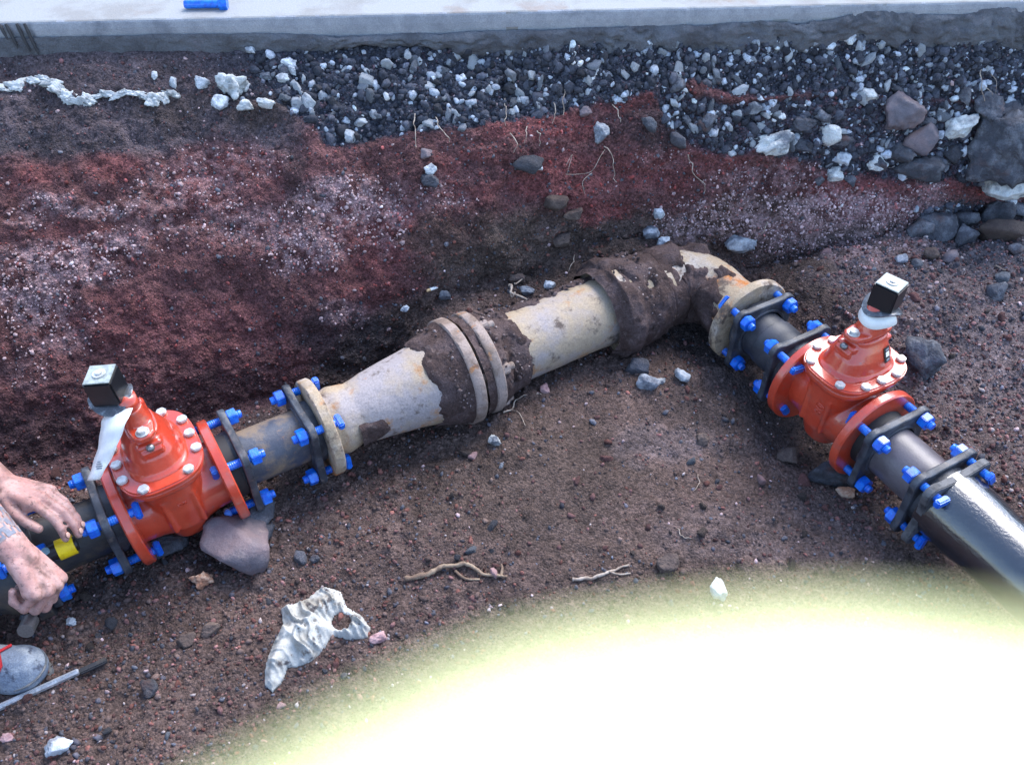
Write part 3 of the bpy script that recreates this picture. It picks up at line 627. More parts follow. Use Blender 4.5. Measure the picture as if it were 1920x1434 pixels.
sp_ = [(-30, 172), (0, 168), (30, 163), (60, 153), (82, 149), (100, 158), (114, 172), (130, 184), (148, 192), (166, 190), (184, 181), (203, 178), (226, 178), (250, 177), (268, 181), (286, 187), (306, 184), (322, 178)]
rs_ = random.Random(4)
for q_, (a_, b_) in enumerate(sp_):
    k_ = (1.25 if q_ in (0, 1, 2, 6, 7, 8, 9, 15, 16) else .7)
    o = rock('mortar_lump', a_, b_, 42*rs_.uniform(.8, 1.2), 24*k_*rs_.uniform(.7, 1.25), 'lime', parent=wall_o, seed=300+q_, sub=4, rough=.34, noise=.25, yaw=rs_.uniform(-25, 25)+(-20 if 4 < q_ < 9 else 0), flat=.012, sink=.3)
for q_ in range(34):
    a_, b_ = rs_.uniform(1190, 1900), rs_.uniform(150, 345)
    if (1400 < a_ < 1500 and b_ > 225) or (a_ < 1400 and b_ > 280): continue
    m_ = rs_.choice(['rk_edge', 'rk_edge', 'rk_dark', 'rk_pale']); w_ = rs_.uniform(16, 48) if m_ != 'rk_pale' else rs_.uniform(14, 26)
    wrock(a_, b_, w_, w_*rs_.uniform(.55, .9), m_, 400+q_, yaw=rs_.uniform(-60, 60), sub=3, rough=.22, sink=.15)
wrock(435, 168, 66, 60, 'lime', 141, 'large white lump of mortar in the cut', noise=.3, rough=.25, sub=4, sink=.1); wrock(500, 196, 44, 20, 'lime', 142, yaw=-15, rough=.2)
wrock(412, 196, 36, 30, 'rk_pale', 143); wrock(462, 200, 32, 28, 'lime', 144, rough=.15)

# ================================================================== SLAB ABOVE THE CUT
def slab():
    th = math.atan(.0503); rt = thing('pavement', '', ''); del rt['label']; del rt['category']; rt['kind'] = 'structure'
    X0, X1, n = -3.4, 3.4, 700; ZT = .74; V = []; F = []
    xs = np.linspace(X0, X1, n); fb = np.interp(960+xs*745, UK, [33, 34, 34, 36, 42, 42, 40, 38, 36, 36, 34, 32, 30])*.00140
    wob = .002*fbm(np.stack([xs*1.0, xs*0, xs*0], 1), 30, 3, 7)+.0025*sstep(.55, .8, fbm(np.stack([xs*1.0, xs*0+5, xs*0], 1), 18, 3, 8)*1.6)
    low = .006*fbm(np.stack([xs, xs*0, xs*0], 1), 16, 4, 9)
    # top sheet with a slightly crumbled arris, then the front face, then the underside
    prof = [(6.0, 0), (1.0, 0), (.30, 0), (.05, 0), (.006, 0), (.002, -.002), (0, -.006), (-.001, -.02), (0, -.035), (.002, 'b'), (.08, 'b')]
    for a, b in prof:
        for k in range(n):
            z = ZT+(b if b != 'b' else -fb[k]+low[k]*1); y = slabY(xs[k])+a+(wob[k] if a < .01 else 0)
            if b != 'b' and b < -.01: z = ZT+b*fb[k]/.05
            V.append((xs[k], y, z))
    for q in range(len(prof)-1):
        for k in range(n-1): a = q*n+k; F.append((a, a+1, a+1+n, a+n))
    me = me_from('slab', V, F); me.materials.append(M['conc']); me.materials.append(M['concf'])
    for f in me.polygons:
        if f.center.y < slabY(f.center.x)+.0035 and f.center.z < ZT-.001: f.material_index = 1
    o = bpy.data.objects.new('concrete_slab', me); C.objects.link(o); o.parent = rt
    # rough grey mortar bedding under it
    V = []; F = []; n2 = 900; xs = np.linspace(X0, X1, n2)
    U = 960+xs*745; top = ZT-np.interp(U, UK, [33, 34, 34, 36, 42, 42, 40, 38, 36, 36, 34, 32, 30])*.00140+.004
    uw = U; dep = np.interp(U, UK, [60, 62, 58, 40, 12, 18, 46, 50, 52, 48, 50, 60, 62])*.00125
    rows = 26; q3 = []
    tb = np.stack([xs, xs*0+7, xs*0], 1); top = top+np.interp(U, [0, 700, 1250, 1500, 3000], [.0, .002, .008, .018, .018])*(fbm(tb, 9, 4, 63)*1.3+.35)+.0015*fbm(tb, 60, 2, 64)+.007
    dep = dep*1.3+.012
    jag = .012*fbm(np.stack([xs, xs*0+3, xs*0], 1), 14, 4, 12)
    for r_ in range(rows):
        t = r_/(rows-1)
        for k in range(n2): q3.append((xs[k], slabY(xs[k])+.002+.006*t, top[k]-(dep[k]+jag[k]*sstep(-1.2, -.6, xs[k]))*t))
    Q = np.array(q3); rough = np.interp(Q[:, 0], [-3, -.75, -.3, 3], [.15, .25, 1, 1])
    bul = rough*(.012*fbm(Q, 12, 3, 19)+.006*fbm(Q, 45, 2, 29))+.0012*vn(Q*160, 3)-.006*rough*np.clip(1-np.abs(fbm(Q, 20, 3, 71))*9, 0, 1)+.004*rough*np.abs(fbm(Q, 70, 2, 73))
    tt = np.repeat(np.linspace(0, 1, rows), n2); env = np.sin(np.pi*np.clip(tt*1.05, 0, 1))**.5
    Q[:, 1] -= np.maximum(.001, .007+.016*rough*env+bul*1.5); Q[tt > .97, 1] += .04
    idx = np.arange(rows*n2).reshape(rows, n2); T = np.stack([idx[:-1, :-1], idx[1:, :-1], idx[1:, 1:], idx[:-1, 1:]], 2).reshape(-1, 4)
    link('mortar_bedding', fast_mesh('mortar_bedding', Q, T), 'mortar', rt, True)
    # dark drips on the edge at the far left
    for (a, b, l) in [(4, 50, 16), (16, 48, 26), (36, 46, 30), (50, 44, 34)]:
        x = (a-960)/FOC*2.25*.995; pts = []
        for t in np.linspace(0, 1, 8): xx = x+.012*t; pts.append((xx, slabY(xx)-.003-.010*t, ZT-.002-t*l*.0022))
        tube('drip', pts, [.0035, .004, .0045, .004, .004, .0035, .003, .0015], 'tar', rt, 8)
    return rt
slab()
# the blue bolt left lying on the slab
bb = thing('bolt', 'loose blue bolt lying on the pale concrete slab', 'bolt', P(388, 8, .752), (0, 0, R(2)))
link('shank', bm_me('shank', lathe([(-.055, 0), (-.055, .009), (-.052, .0105), (.03, .0105)], 20)), 'blue', bb, True, 40)
link('head', bm_me('head', prism([(.0165*math.cos(k*math.pi/3), .0165*math.sin(k*math.pi/3)) for k in range(6)], .03, .05, 'X', .0015)), 'blue', bb)

# ================================================================== PIPE WORK
def nutm():
    hexp = [(.0192*math.cos(k*math.pi/3+.3), .0192*math.sin(k*math.pi/3+.3)) for k in range(6)]
    return bm_me('nut', join_bm([prism(hexp, .010, .029, 'X', .0012), lathe([(.009, 0), (.009, .0155), (.0115, .0155), (.0115, 0)], 20)]))
def boltm(L):
    prof = [(-L, 0), (-L, .0095)]
    x = -L
    while x < .036:       # threads over the nut end
        x += .0022; prof.append((x, .0095 if int(x/.0022) % 2 else .0088))
    prof += [(.040, .008), (.040, 0)]
    return bm_me('bolt', lathe(prof, 16))
NUT = nutm(); BOLT = {}
HEAD = bm_me('head', join_bm([prism([(-.017, -.0095), (.017, -.0095), (.019, 0), (.017, .0095), (-.017, .0095), (-.019, 0)], -.014, 0, 'X', .003)]))
for m_ in (NUT, HEAD): m_.materials.append(M['blue']); m_.shade_smooth(); m_.set_sharp_from_angle(angle=R(35))
def gland(label, loc, ang, L=.060, group='black retaining glands with blue bolts', body='iron', roll=0, skip=()):
    """square eared follower plate, nuts on the local +X side, bolts run back by L"""
    g = thing('retaining_gland', label, 'pipe gland', loc, (R(roll), 0, ang), group)
    B = .067; ear = .024; pts = []
    for q in range(4):
        a0 = math.pi/4+q*math.pi/2; cx, cy = B*math.sqrt(2)*math.cos(a0), B*math.sqrt(2)*math.sin(a0)
        for k in range(9):
            a = a0-math.pi*.42+k/8*math.pi*.84; pts.append((cx+ear*math.cos(a), cy+ear*math.sin(a)))
        am = a0+math.pi/4; pts.append(((.087)*math.cos(am), (.087)*math.sin(am)))
    # plate with pipe hole: quads between outline and bore
    N = len(pts); V = []; F = []
    for (x, ins) in ((-.008, .002), (-.006, 0), (.006, 0), (.008, .002)):
        for (a, b) in pts:
            r = math.hypot(a, b); f = (r-ins)/r; V.append((x, a*f, b*f))
    for i in range(3):
        for k in range(N): a = i*N+k; b = i*N+(k+1) % N; F.append((a, b, b+N, a+N))
    off = len(V)
    for x in (-.008, .008):
        for (a, b) in pts: t = math.atan2(b, a); V.append((x, .0635*math.cos(t), .0635*math.sin(t)))
    for k in range(N):
        k2 = (k+1) % N
        F.append((k, k2, off+k2, off+k)); F.append((3*N+k2, 3*N+k, off+N+k, off+N+k2)); F.append((off+k, off+k2, off+N+k2, off+N+k))
    bm = bmesh.new(); me = me_from('p', V, F); bm.from_mesh(me)
    rim = ring_bm([(-.030, .070), (-.008, .074), (.009, .070), (.0105, .068)], .0632, 40)
    link('plate', bm_me('plate', join_bm([bm, rim])), body, g, True, 35)
    if L not in BOLT:
        BOLT[L] = boltm(L); BOLT[L].materials.append(M['blue'])
    for q, (sy, sz) in enumerate(((1, 1), (-1, 1), (1, -1), (-1, -1))):
        b = bpy.data.objects.new('bolt', BOLT[L]); C.objects.link(b); b.parent = g; b.location = (random.uniform(-.003, .004), sy*B, sz*B); b.rotation_euler = (random.uniform(0, 1), 0, 0)
        n = bpy.data.objects.new('nut', NUT); C.objects.link(n); n.parent = b; n.rotation_euler = (random.uniform(0, 1), 0, 0)
        h = bpy.data.objects.new('bolt_head', HEAD); C.objects.link(h); h.parent = b; h.location = (-L, 0, 0); h.rotation_euler = (random.uniform(-.3, .3)+math.atan2(sz, sy)+1.57, 0, 0)
    return g
gland('black gland at the left edge under the clenched hand', onL(-1.70, -.008, .14), A_L, .05)
gland('black gland bolted to the left side of the left valve', onL(-1.556, -.018), A_L+math.pi)
gland('black gland on the right side of the left valve', onL(-1.267, -.004), A_L)
gland('black gland bolted to the rusty small end of the reducer', onL(-1.118, -.004), A_L+math.pi)
gland('black gland bolted to the rusty elbow flange', onR(.265, -.002), A_R, .062)
gland('black gland on the elbow side of the right valve', onR(.398, -.006), A_R+math.pi)
gland('black gland on the lower right side of the right valve', onR(.705, -.004), A_R)
gland('black gland bolted to the bell of the big black pipe', onR(.840, -.010), A_R+math.pi, .052)

def pipe(name, label, cat, p0, ang, prof, m, seg=64, group=None, part=None):
    t = link(name, bm_me(name, lathe(prof, seg)), m, None, True, 40); t.location = p0; t.rotation_euler = (0, 0, ang); return tag(t, label, cat, group)
pipe('pipe_nipple', 'bluish brown stained pipe stub between left valve and reducer', 'pipe', onL(-1.29, -.004), A_L, [(0, .05), (0, .061), (.19, .061), (.19, .05)], 'nippleb')
dp = thing('pipe_nipple', 'dark dirty pipe stub under the worker hands', 'pipe', onL(-1.72, -.012, .147), (0, 0, A_L))
link('pipe_wall', bm_me('pipe_wall', lathe([(0, .05), (0, .061), (.17, .061), (.17, .05)], 64)), 'nippled', dp, True, 40)
t = pipe('main_pipe', 'dark pipe leaving the picture at the left edge', 'pipe', onL(-2.9, -.02, .13), A_L, [(0, .06), (0, .068), (1.10, .068), (1.13, .085), (1.165, .088), (1.17, .115), (1.19, .115), (1.19, .06)], 'nippled')
pipe('pipe_nipple', 'charcoal pipe stub with a step between elbow and right valve', 'pipe', onR(.235, -.004), A_R, [(0, .05), (0, .060), (.075, .060), (.078, .0635), (.115, .0635), (.118, .061), (.20, .061), (.20, .05)], 'nipplek')
pipe('pipe_nipple', 'smooth grey pipe stub between right valve and black pipe', 'pipe', onR(.68, -.006), A_R, [(0, .05), (0, .061), (.19, .061), (.19, .05)], 'nippleg')
# big black pipe with its mechanical joint bell
bp = thing('main_pipe', 'big shiny black bitumen coated pipe leaving at the right', 'pipe', onR(.862, -.010), (0, 0, A_R))
link('barrel', bm_me('barrel', lathe([(.0, .066), (.0, .082), (.05, .082), (.09, .080), (.13, .076), (.4, .0755), (1.7, .0755), (1.7, .06)], 72)), 'bitumen', bp, True, 40)
B = .067; pts = []
for q in range(4):
    a0 = math.pi/4+q*math.pi/2; cx, cy = B*math.sqrt(2)*math.cos(a0), B*math.sqrt(2)*math.sin(a0)
    for k in range(9): a = a0-math.pi*.42+k/8*math.pi*.84; pts.append((cx+.024*math.cos(a), cy+.024*math.sin(a)))
    pts.append((.080*math.cos(a0+math.pi/4), .080*math.sin(a0+math.pi/4)))
link('bell_flange', bm_me('bell_flange', prism(pts, .002, .020, 'X', .002)), mat('dusty_iron', (.10, .10, .105), (.03, .032, .038), scale=40, lo=.45, hi=.6, rough=.6, bump=.001, bscale=200), bp, True, 35)
link('gasket', bm_me('gasket', lathe([(-.012, .06), (-.012, .071), (.002, .071), (.002, .06)], 48)), 'rubber', bp, True, 40)

# old rusty reducer
rd = thing('reducer', 'rusty tan cast iron reducer widening away from the left valve', 'pipe fitting', onL(-1.092, -.002), (0, 0, A_L))
def wob_lathe(prof, seg, seed, amp, fr=18):
    bm = lathe(prof, seg); P_ = np.array([v.co[:] for v in bm.verts]); n = fbm(P_, fr, 3, seed)*amp+fbm(P_, fr*4, 2, seed+5)*amp*.35
    for v, k in zip(bm.verts, n):
        r = math.hypot(v.co.y, v.co.z)
        if r > .01: f = (r+k)/r; v.co.y *= f; v.co.z *= f
    return bm
def dense(prof, step=.006):
    out = []
    for q in range(len(prof)-1):
        (a, b), (c, d) = prof[q], prof[q+1]; L = math.hypot(c-a, d-b); n = max(1, int(L/step))
        for k in range(n): out.append((a+(c-a)*k/n, b+(d-b)*k/n))
    out.append(prof[-1]); return out
link('flange', bm_me('flange', wob_lathe([(0, .06), (0, .112), (.003, .115), (.022, .115), (.025, .112), (.025, .06)], 72, 3, .0016)), 'cast2', rd, True, 45)
link('body', bm_me('body', wob_lathe(dense([(.024, .078), (.035, .076), (.055, .080), (.075, .076), (.095, .073), (.13, .079), (.20, .088), (.27, .0985), (.30, .104), (.315, .108), (.335, .112), (.348, .118)]), 96, 7, .0022)), 'cast', rd, True, 60)
link('bell_flange', bm_me('bell_flange', wob_lathe([(.346, .09), (.346, .130), (.349, .133), (.370, .133), (.374, .130), (.374, .09)], 80, 9, .0022)), 'scale', rd, True, 45)
def crust(parent, prof, mask, amp=.008, seed=1, seg=110, name='soil_crust', m='dirt', base=.006):
    """soil caked on a turned body: rises above the metal where mask(s, angle, noise) > 0, hidden below it elsewhere"""
    prof = dense(prof, .004); V = []; n = len(prof)
    for (s, r) in prof:
        for k in range(seg): a = 2*math.pi*k/seg; V.append((s, r*math.cos(a), r*math.sin(a)))
    V = np.array(V); A = np.arctan2(V[:, 2], V[:, 1]); nz = fbm(V, 22, 4, seed); lump = fbm(V, 60, 3, seed+9)
    mk = mask(V[:, 0], A, nz); h = np.where(mk > 0, np.minimum(mk*.05, base)+amp*.5*(1+lump)*np.clip(mk*4, 0, 1), -.004)
    r = np.hypot(V[:, 1], V[:, 2]); f = (r+h)/r; V[:, 1] *= f; V[:, 2] *= f
    F = [(i*seg+k, i*seg+(k+1) % seg, (i+1)*seg+(k+1) % seg, (i+1)*seg+k) for i in range(n-1) for k in range(seg)]
    return link(name, me_from(name, V, F), m, parent, True)
# angle A: pi/2 = top, +-pi = towards the camera, 0 = wall side
crust(rd, [(.262, .097), (.30, .104), (.315, .108), (.335, .112), (.346, .118)], lambda s, a, n: (s-.268)*8+n*.35, .008, 4)
crust(rd, [(.08, .0765), (.095, .073), (.13, .079), (.155, .083)], lambda s, a, n: .30-np.hypot((s-.105)/.055, (np.abs(((a+math.pi*.98+math.pi) % (2*math.pi))-math.pi))/.55)*.35+n*.25, .003, 6)
og = thing('old_gland', 'soil caked old follower ring on the big cast pipe', 'pipe gland', onL(-.676, -.002), (0, 0, A_L))
link('ring', bm_me('ring', wob_lathe([(-.013, .085), (-.013, .126), (-.010, .129), (.010, .129), (.013, .126), (.013, .085)], 80, 12, .0025)), 'scale', og, True, 45)
crust(og, [(-.034, .115), (-.02, .113), (.0, .113), (.012, .112), (.03, .106), (.055, .0925), (.10, .0885)], lambda s, a, n: np.where(s < .012, .3, .30-(s-.012)*3.2)+n*.55, .010, 14)
for q in range(6):
    a = R(200)-q*R(60)+R(12); y, z = .109*math.cos(a), .109*math.sin(a)
    b = link('stud', bm_me('stud', lathe([(-.052, 0), (-.052, .009), (.045, .009), (.047, .007), (.047, 0)], 12)), 'scale', og, True, 40); b.location = (0, y, z)
    link('nut', bm_me('nut', prism([(.017*math.cos(k*math.pi/3), .017*math.sin(k*math.pi/3)) for k in range(6)], .012, .032, 'X', .002)), 'scale', b)
cp = thing('cast_pipe', 'pale grey and tan old cast iron pipe half buried in soil', 'pipe', onL(-.70, -.002), (0, 0, A_L))
link('barrel', bm_me('barrel', wob_lathe(dense([(0, .07), (0, .0875), (.44, .0875), (.44, .07)], .012), 96, 17, .0012)), 'cast', cp, True, 50)
crust(cp, [(.05, .0875), (.44, .0875)], lambda s, a, n: .25-(np.abs(a-.15)/1.1)**2*.5+n*.5, .010, 19)
crust(cp, [(.06, .0875), (.16, .0875)], lambda s, a, n: .28-np.hypot((s-.08)/.06, (((a-math.pi*.80+math.pi) % (2*math.pi))-math.pi)/.75)*.35+n*.25, .002, 23)

# old elbow with bell
el = thing('elbow', 'rusty orange stained cast elbow with a soil covered bell', 'pipe fitting', onL(-.30, -.002), (0, 0, A_L))
inv = Matrix.Rotation(-A_L, 4, 'Z') @ Matrix.Translation(-onL(-.30, -.002))
link('bell', bm_me('bell', wob_lathe(dense([(0, .088), (0, .116), (.004, .120), (.028, .120), (.032, .114), (.05, .106), (.10, .105), (.13, .100), (.17, .094)], .01), 80, 31, .003)), 'cast2', el, True, 50)
path = [onL(-.16, 0)]; rc = .11
c0 = onL(-rc)+Vector((DR.x, DR.y, 0))*rc
for k in range(13):
    t = k/12*math.pi/2; path.append(c0-DR*(rc*math.cos(t))+DL*(rc*math.sin(t)))
path += [onR(.15), onR(.185), onR(.21)]
pp = smoothpath(path, 3); n = len(pp); rr = [np.interp(k/(n-1), [0, .3, .6, .85, .92, 1], [.092, .090, .082, .073, .076, .079]) for k in range(n)]
V, F = tube_np([inv @ p for p in pp], rr, 80); V = np.array([tuple(v) for v in V]); cen = np.repeat(np.array([tuple(inv @ p) for p in pp]), 80, 0)
dirv = (V-cen); nz = fbm(V, 18, 4, 41); rl = np.linalg.norm(dirv, axis=1, keepdims=True); V2 = cen+dirv*(1+nz[:, None]*.05)
link('bend', me_from('bend', V2, F), 'cast2', el, True, 50)
W = np.array([tuple(inv.inverted() @ Vector(v)) for v in V]); fu, fv = proj(W)
# soil on the bell side of the bend and on its inner flank
mk = .36*sstep(1285, 1235, fu)+.42*sstep(508, 545, fv)*sstep(1380, 1320, fu)+.34*sstep(478, 450, fv)-.12+fbm(W, 22, 4, 47)*.75
h = np.where(mk > 0, np.minimum(mk*.05, .010)+.008*(1+fbm(W, 55, 3, 53))*np.clip(mk*4, 0, 1), -.006)
link('soil_crust', me_from('soil_crust', cen+dirv*(1+h[:, None]/rl), F), 'dirt', el, True)
crust(el, [(-.03, .094), (-.004, .108), (0, .119), (.03, .120), (.05, .110), (.10, .107), (.13, .101), (.19, .095)], lambda s, a, n: .36+n*.7-.9*np.exp(-((s-.03)/.02)**2-((a-1.75)/.22)**2)-(s > .145)*.75, .016, 61)
fo = link('flange', bm_me('flange', wob_lathe([(0, .06), (0, .112), (.003, .115), (.020, .115), (.024, .112), (.024, .06)], 80, 33, .0018)), 'cast2', el, True, 45)
fo.location = inv @ onR(.206); fo.rotation_euler = (0, 0, A_R-A_L)

def crumbs(parent, fn, n, seed):
    r_ = np.random.default_rng(seed); p = np.array([fn(r_) for _ in range(n)]); sz = np.clip(r_.lognormal(-5.5, .4, n), .002, .009)
    c = arr(.085, .062, .06)*np.exp(r_.normal(0, .35, (n, 1))); c = np.where(r_.random((n, 1)) < .12, arr(.28, .22, .21), c); scatter('soil_crumbs', p, sz, c, parent, 1, seed=seed)
def around(s0, s1, rad, a0, a1): return lambda q: (lambda s, a, k: (s, k*math.cos(a), k*math.sin(a)))(q.uniform(s0, s1), q.uniform(a0, a1), rad+q.uniform(-.002, .004))
crumbs(el, around(.0, .11, .120, .2, 3.3), 220, 71); crumbs(og, around(-.02, .03, .121, .3, 3.2), 70, 72); crumbs(og, around(.03, .09, .102, .3, 3.2), 60, 73); crumbs(rd, around(.31, .345, .120, .3, 3.2), 70, 74); crumbs(cp, around(.08, .42, .094, -.2, 1.2), 140, 75)

# ------------------------------------------------------------------ gate valves
def superell(a, b, n=3.2, N=64):
    out = []
    for k in range(N):
        t = 2*math.pi*k/N; c, s = math.cos(t), math.sin(t)
        out.append((a*math.copysign(abs(c)**(2/n), c), b*math.copysign(abs(s)**(2/n), s)))
    return out
def loft(secs, N=64):
    """stack of superellipse sections (z, a, b, n) about Z"""
    bm = bmesh.new(); R_ = []
    for (z, a, b, n) in secs: R_.append([bm.verts.new((x, y, z)) for x, y in superell(a, b, n, N)])
    for p, q in zip(R_, R_[1:]):
        for k in range(N): bm.faces.new((p[k], p[(k+1) % N], q[(k+1) % N], q[k]))
    bm.faces.new(R_[0][::-1]); bm.faces.new(R_[-1]); return bm
def valve(label, loc, ang, lean, cap_rot, sticker):
    v = thing('gate_valve', label, 'gate valve', loc, (0, 0, ang), 'red gate valves')
    H = .1035
    for s in (-1, 1):
        prof = [(-.011, .055), (-.011, .112), (-.008, .115), (.008, .115), (.011, .112), (.011, .055)]
        f = link('flange', bm_me('flange', lathe(prof, 80)), 'red', v, True, 40); f.location = (s*H, 0, 0)
        g = link('gasket', bm_me('gasket', ring_bm([(s*.012-.001, .072), (s*.03, .070)] if s > 0 else [(-.03, .070), (-.011, .072)], .060, 48)), 'rubber', v, True, 40); g.location = (s*H, 0, 0)
    body = [lathe([(-.10, .070), (-.06, .073), (-.03, .080), (.03, .080), (.06, .073), (.10, .070)], 48),
            loft([(-.088, .030, .045, 2.4), (-.075, .044, .066, 2.6), (-.03, .054, .082, 2.6), (.04, .058, .086, 2.8), (.09, .062, .090, 3), (.108, .068, .094, 3)]),
            loft([(.098, .078, .100, 3.0), (.106, .082, .104, 3.0), (.117, .082, .104, 3.0)]),
            bx((0, 0, -.085), (.05, .05, .03), .005)]
    for s in (-1, 1):
        body.append(bx((s*.03, -.076, .02), (.012, .02, .10), .003)); body.append(bx((s*.03, .076, .02), (.012, .02, .10), .003))
    fused('body', body, 'red', v, .0028, 5)
    link('bonnet_gasket', bm_me('bonnet_gasket', prism(superell(.080, .102, 3), .117, .1195, 'Z', 0)), mat('dark_red_joint', (.20, .02, .012), rough=.6), v)
    link('bonnet_flange', bm_me('bonnet_flange', prism(superell(.088, .110, 2.9), .1195, .133, 'Z', .0035, 3)), 'red', v, True, 40)
    bn = [loft([(.128, .064, .086, 2.8), (.137, .061, .083, 2.8), (.142, .056, .077, 2.6), (.17, .050, .067, 2.6), (.19, .042, .056, 2.5), (.205, .034, .048, 2.6), (.215, .030, .046, 3)]),
          bx((0, -.042, .198), (.048, .034, .014), .003), bx((0, -.060, .186), (.044, .010, .016), .003), bx((0, .042, .198), (.048, .034, .014), .003)]
    fused('bonnet', bn, 'red', v, .0024, 3)
    hp = [(-.026, -.026), (-.021, -.050), (-.010, -.060), (.010, -.060), (.021, -.050), (.026, -.026), (.026, .026), (.021, .050), (.010, .060), (-.010, .060), (-.021, .050), (-.026, .026)]
    st = [prism(hp, .214, .229, 'Z', .003), loft([(.225, .028, .032, 2.2), (.245, .023, .025, 2), (.262, .021, .021, 2)]), bx((.020, .022, .238), (.012, .02, .03), .004)]
    fused('stuffing_box', st, 'red', v, .0022, 2)
    for s in (-1, 1):
        b = link('box_bolt', bm_me('box_bolt', join_bm([prism([(.010*math.cos(k*math.pi/3), .010*math.sin(k*math.pi/3)) for k in range(6)], .231, .238, 'Z', .001), prism([(.0135*math.cos(k*math.pi/10), .0135*math.sin(k*math.pi/10)) for k in range(20)], .229, .231, 'Z', 0)])), 'steel', v, True, 35)
        b.location = (0, s*.045, 0)
    plug = link('plug', bm_me('plug', ell(Vector((0, -.062, .200)), (.0085, .0085, .008), sub=3)), 'steeld', v, True)
    hexb = bm_me('flange_bolt', prism([(.0118*math.cos(k*math.pi/3), .0118*math.sin(k*math.pi/3)) for k in range(6)], .1325, .1405, 'Z', .0015)); hexb.materials.append(M['steel'])
    for (bx_, by) in [(-.075, -.045), (-.075, .002), (-.073, .048), (-.045, -.092), (-.042, .094), (.075, -.045), (.075, .002), (.073, .048), (.045, -.092), (.042, .094)]:
        o = bpy.data.objects.new('flange_bolt', hexb); C.objects.link(o); o.parent = v; o.location = (bx_, by, 0)
    # stem cap, its flared skirt and the paper tag; all lean with the stem
    k = Matrix.Translation((lean[0], lean[1], 0))
    cap = link('stem_cap', bm_me('stem_cap', join_bm([bx((0, 0, .315), (.054, .054, .058), .003)])), 'black', v, True, 35)
    cap.rotation_euler = (0, 0, cap_rot); cap.location = (lean[0], lean[1], 0)
    tp = link('cap_top', bm_me('cap_top', bx((0, 0, .3452), (.050, .050, .0024), .001)), 'captop', cap)  # pale plate that carries the painted sky reflection
    link('washer', bm_me('washer', join_bm([prism([(.0125*math.cos(q*math.pi/16), .0125*math.sin(q*math.pi/16)) for q in range(32)], .3464, .3490, 'Z', .0005), prism([(.0075*math.cos(q*math.pi/3), .0075*math.sin(q*math.pi/3)) for q in range(6)], .349, .3525, 'Z', .001)])), 'steel', cap, True, 35)
    V = []; F = []; N = 64
    for (rr_, dz) in ((.016, .004), (.030, .002), (.040, 0), (.0415, -.002), (.040, -.005), (.016, -.002)):
        for q in range(N):
            a = 2*math.pi*q/N; wv = .009*math.cos(2*a+.6)*(rr_/.04)**2
            V.append((rr_*math.cos(a)*1.02, rr_*math.sin(a), .285+dz+wv))
    for i in range(5):
        for q in range(N): F.append((i*N+q, i*N+(q+1) % N, (i+1)*N+(q+1) % N, (i+1)*N+q))
    sk = link('skirt', me_from('skirt', V, F), mat('scuffed_black', (.05, .055, .065), (.20, .22, .24), scale=70, lo=.52, hi=.66, rough=.35, coat=.3), v, True, 60); sk.location = (lean[0], lean[1], 0)
    link('neck', bm_me('neck', loft([(.255, .019, .019, 2), (.29, .019, .019, 2)], 32)), 'red', v, True)
    if sticker:
        # pale collar under the skirt, sticker on the bonnet, cast emblem on the body
        V = []; F = []; N = 40
        for z, r_ in ((.254, .040), (.281, .027)):
            for q in range(N): a = 2*math.pi*q/N; V.append((lean[0]*.7+r_*math.cos(a)*(1+.05*math.sin(3*a)), lean[1]*.7+r_*math.sin(a), z+.005*math.sin(2*a+1)))
        for q in range(N): F.append((q, (q+1) % N, N+(q+1) % N, N+q))
        o = link('paper_tag', me_from('paper_tag', V, F), 'paper', v, True); s_ = o.modifiers.new('s', 'SOLIDIFY'); s_.thickness = .0012
    return v
VL = valve('left red gate valve with a long white paper tag hanging from its cap', onL(-1.4115, -.016), A_L, (-.022, .020), R(-29), False)
VR = valve('right red gate valve with a small black sticker on its bonnet', onR(.554, -.006), A_R, (.004, .014), R(18), True)
VR.rotation_euler = (R(-3), R(-1), A_R); VL.rotation_euler = (R(-2), R(-4), A_L)
def surf_patch(parent, name, m, org, ux, uy, sx, sy, nrm, off=.001, bend=.0, th=.0006, outline=None):
    """thin printed patch laid on a body: org centre, ux/uy axes, curved by bend"""
    V = []; F = []; n = 8
    for a in range(n+1):
        for b in range(n+1):
            x = (a/n-.5)*sx; y = (b/n-.5)*sy; V.append(org+ux*x+uy*y+nrm*(off-bend*x*x))
    for a in range(n):
        for b in range(n): F.append((a*(n+1)+b, (a+1)*(n+1)+b, (a+1)*(n+1)+b+1, a*(n+1)+b+1))
    o = link(name, me_from(name, V, F), m, parent); s = o.modifiers.new('s', 'SOLIDIFY'); s.thickness = th; s.offset = 1; return o
def on_body(parent, u, v_, rad=None):
    """point of a valve in its own frame seen at pixel u, v"""
    bpy.context.view_layer.update(); dg = bpy.context.evaluated_depsgraph_get(); best = None
    d = Vector(((u-960)/FOC, SQ*(1+(717-v_)/FOC), SQ*((717-v_)/FOC-1))).normalized()
    for ch in parent.children:
        if ch.type != 'MESH': continue
        e = ch.evaluated_get(dg); mi = ch.matrix_world.inverted(); o = mi @ CAMP; dd = (mi.to_3x3() @ d).normalized()
        ok, p, n, _ = e.ray_cast(o, dd)
        if ok:
            pw = ch.matrix_world @ p; t = (pw-CAMP).length
            if best is None or t < best[0]: best = (t, parent.matrix_world.inverted() @ pw, (parent.matrix_world.inverted().to_3x3() @ (ch.matrix_world.to_3x3() @ n)).normalized())
    return best
b_ = on_body(VR, 1662, 664)
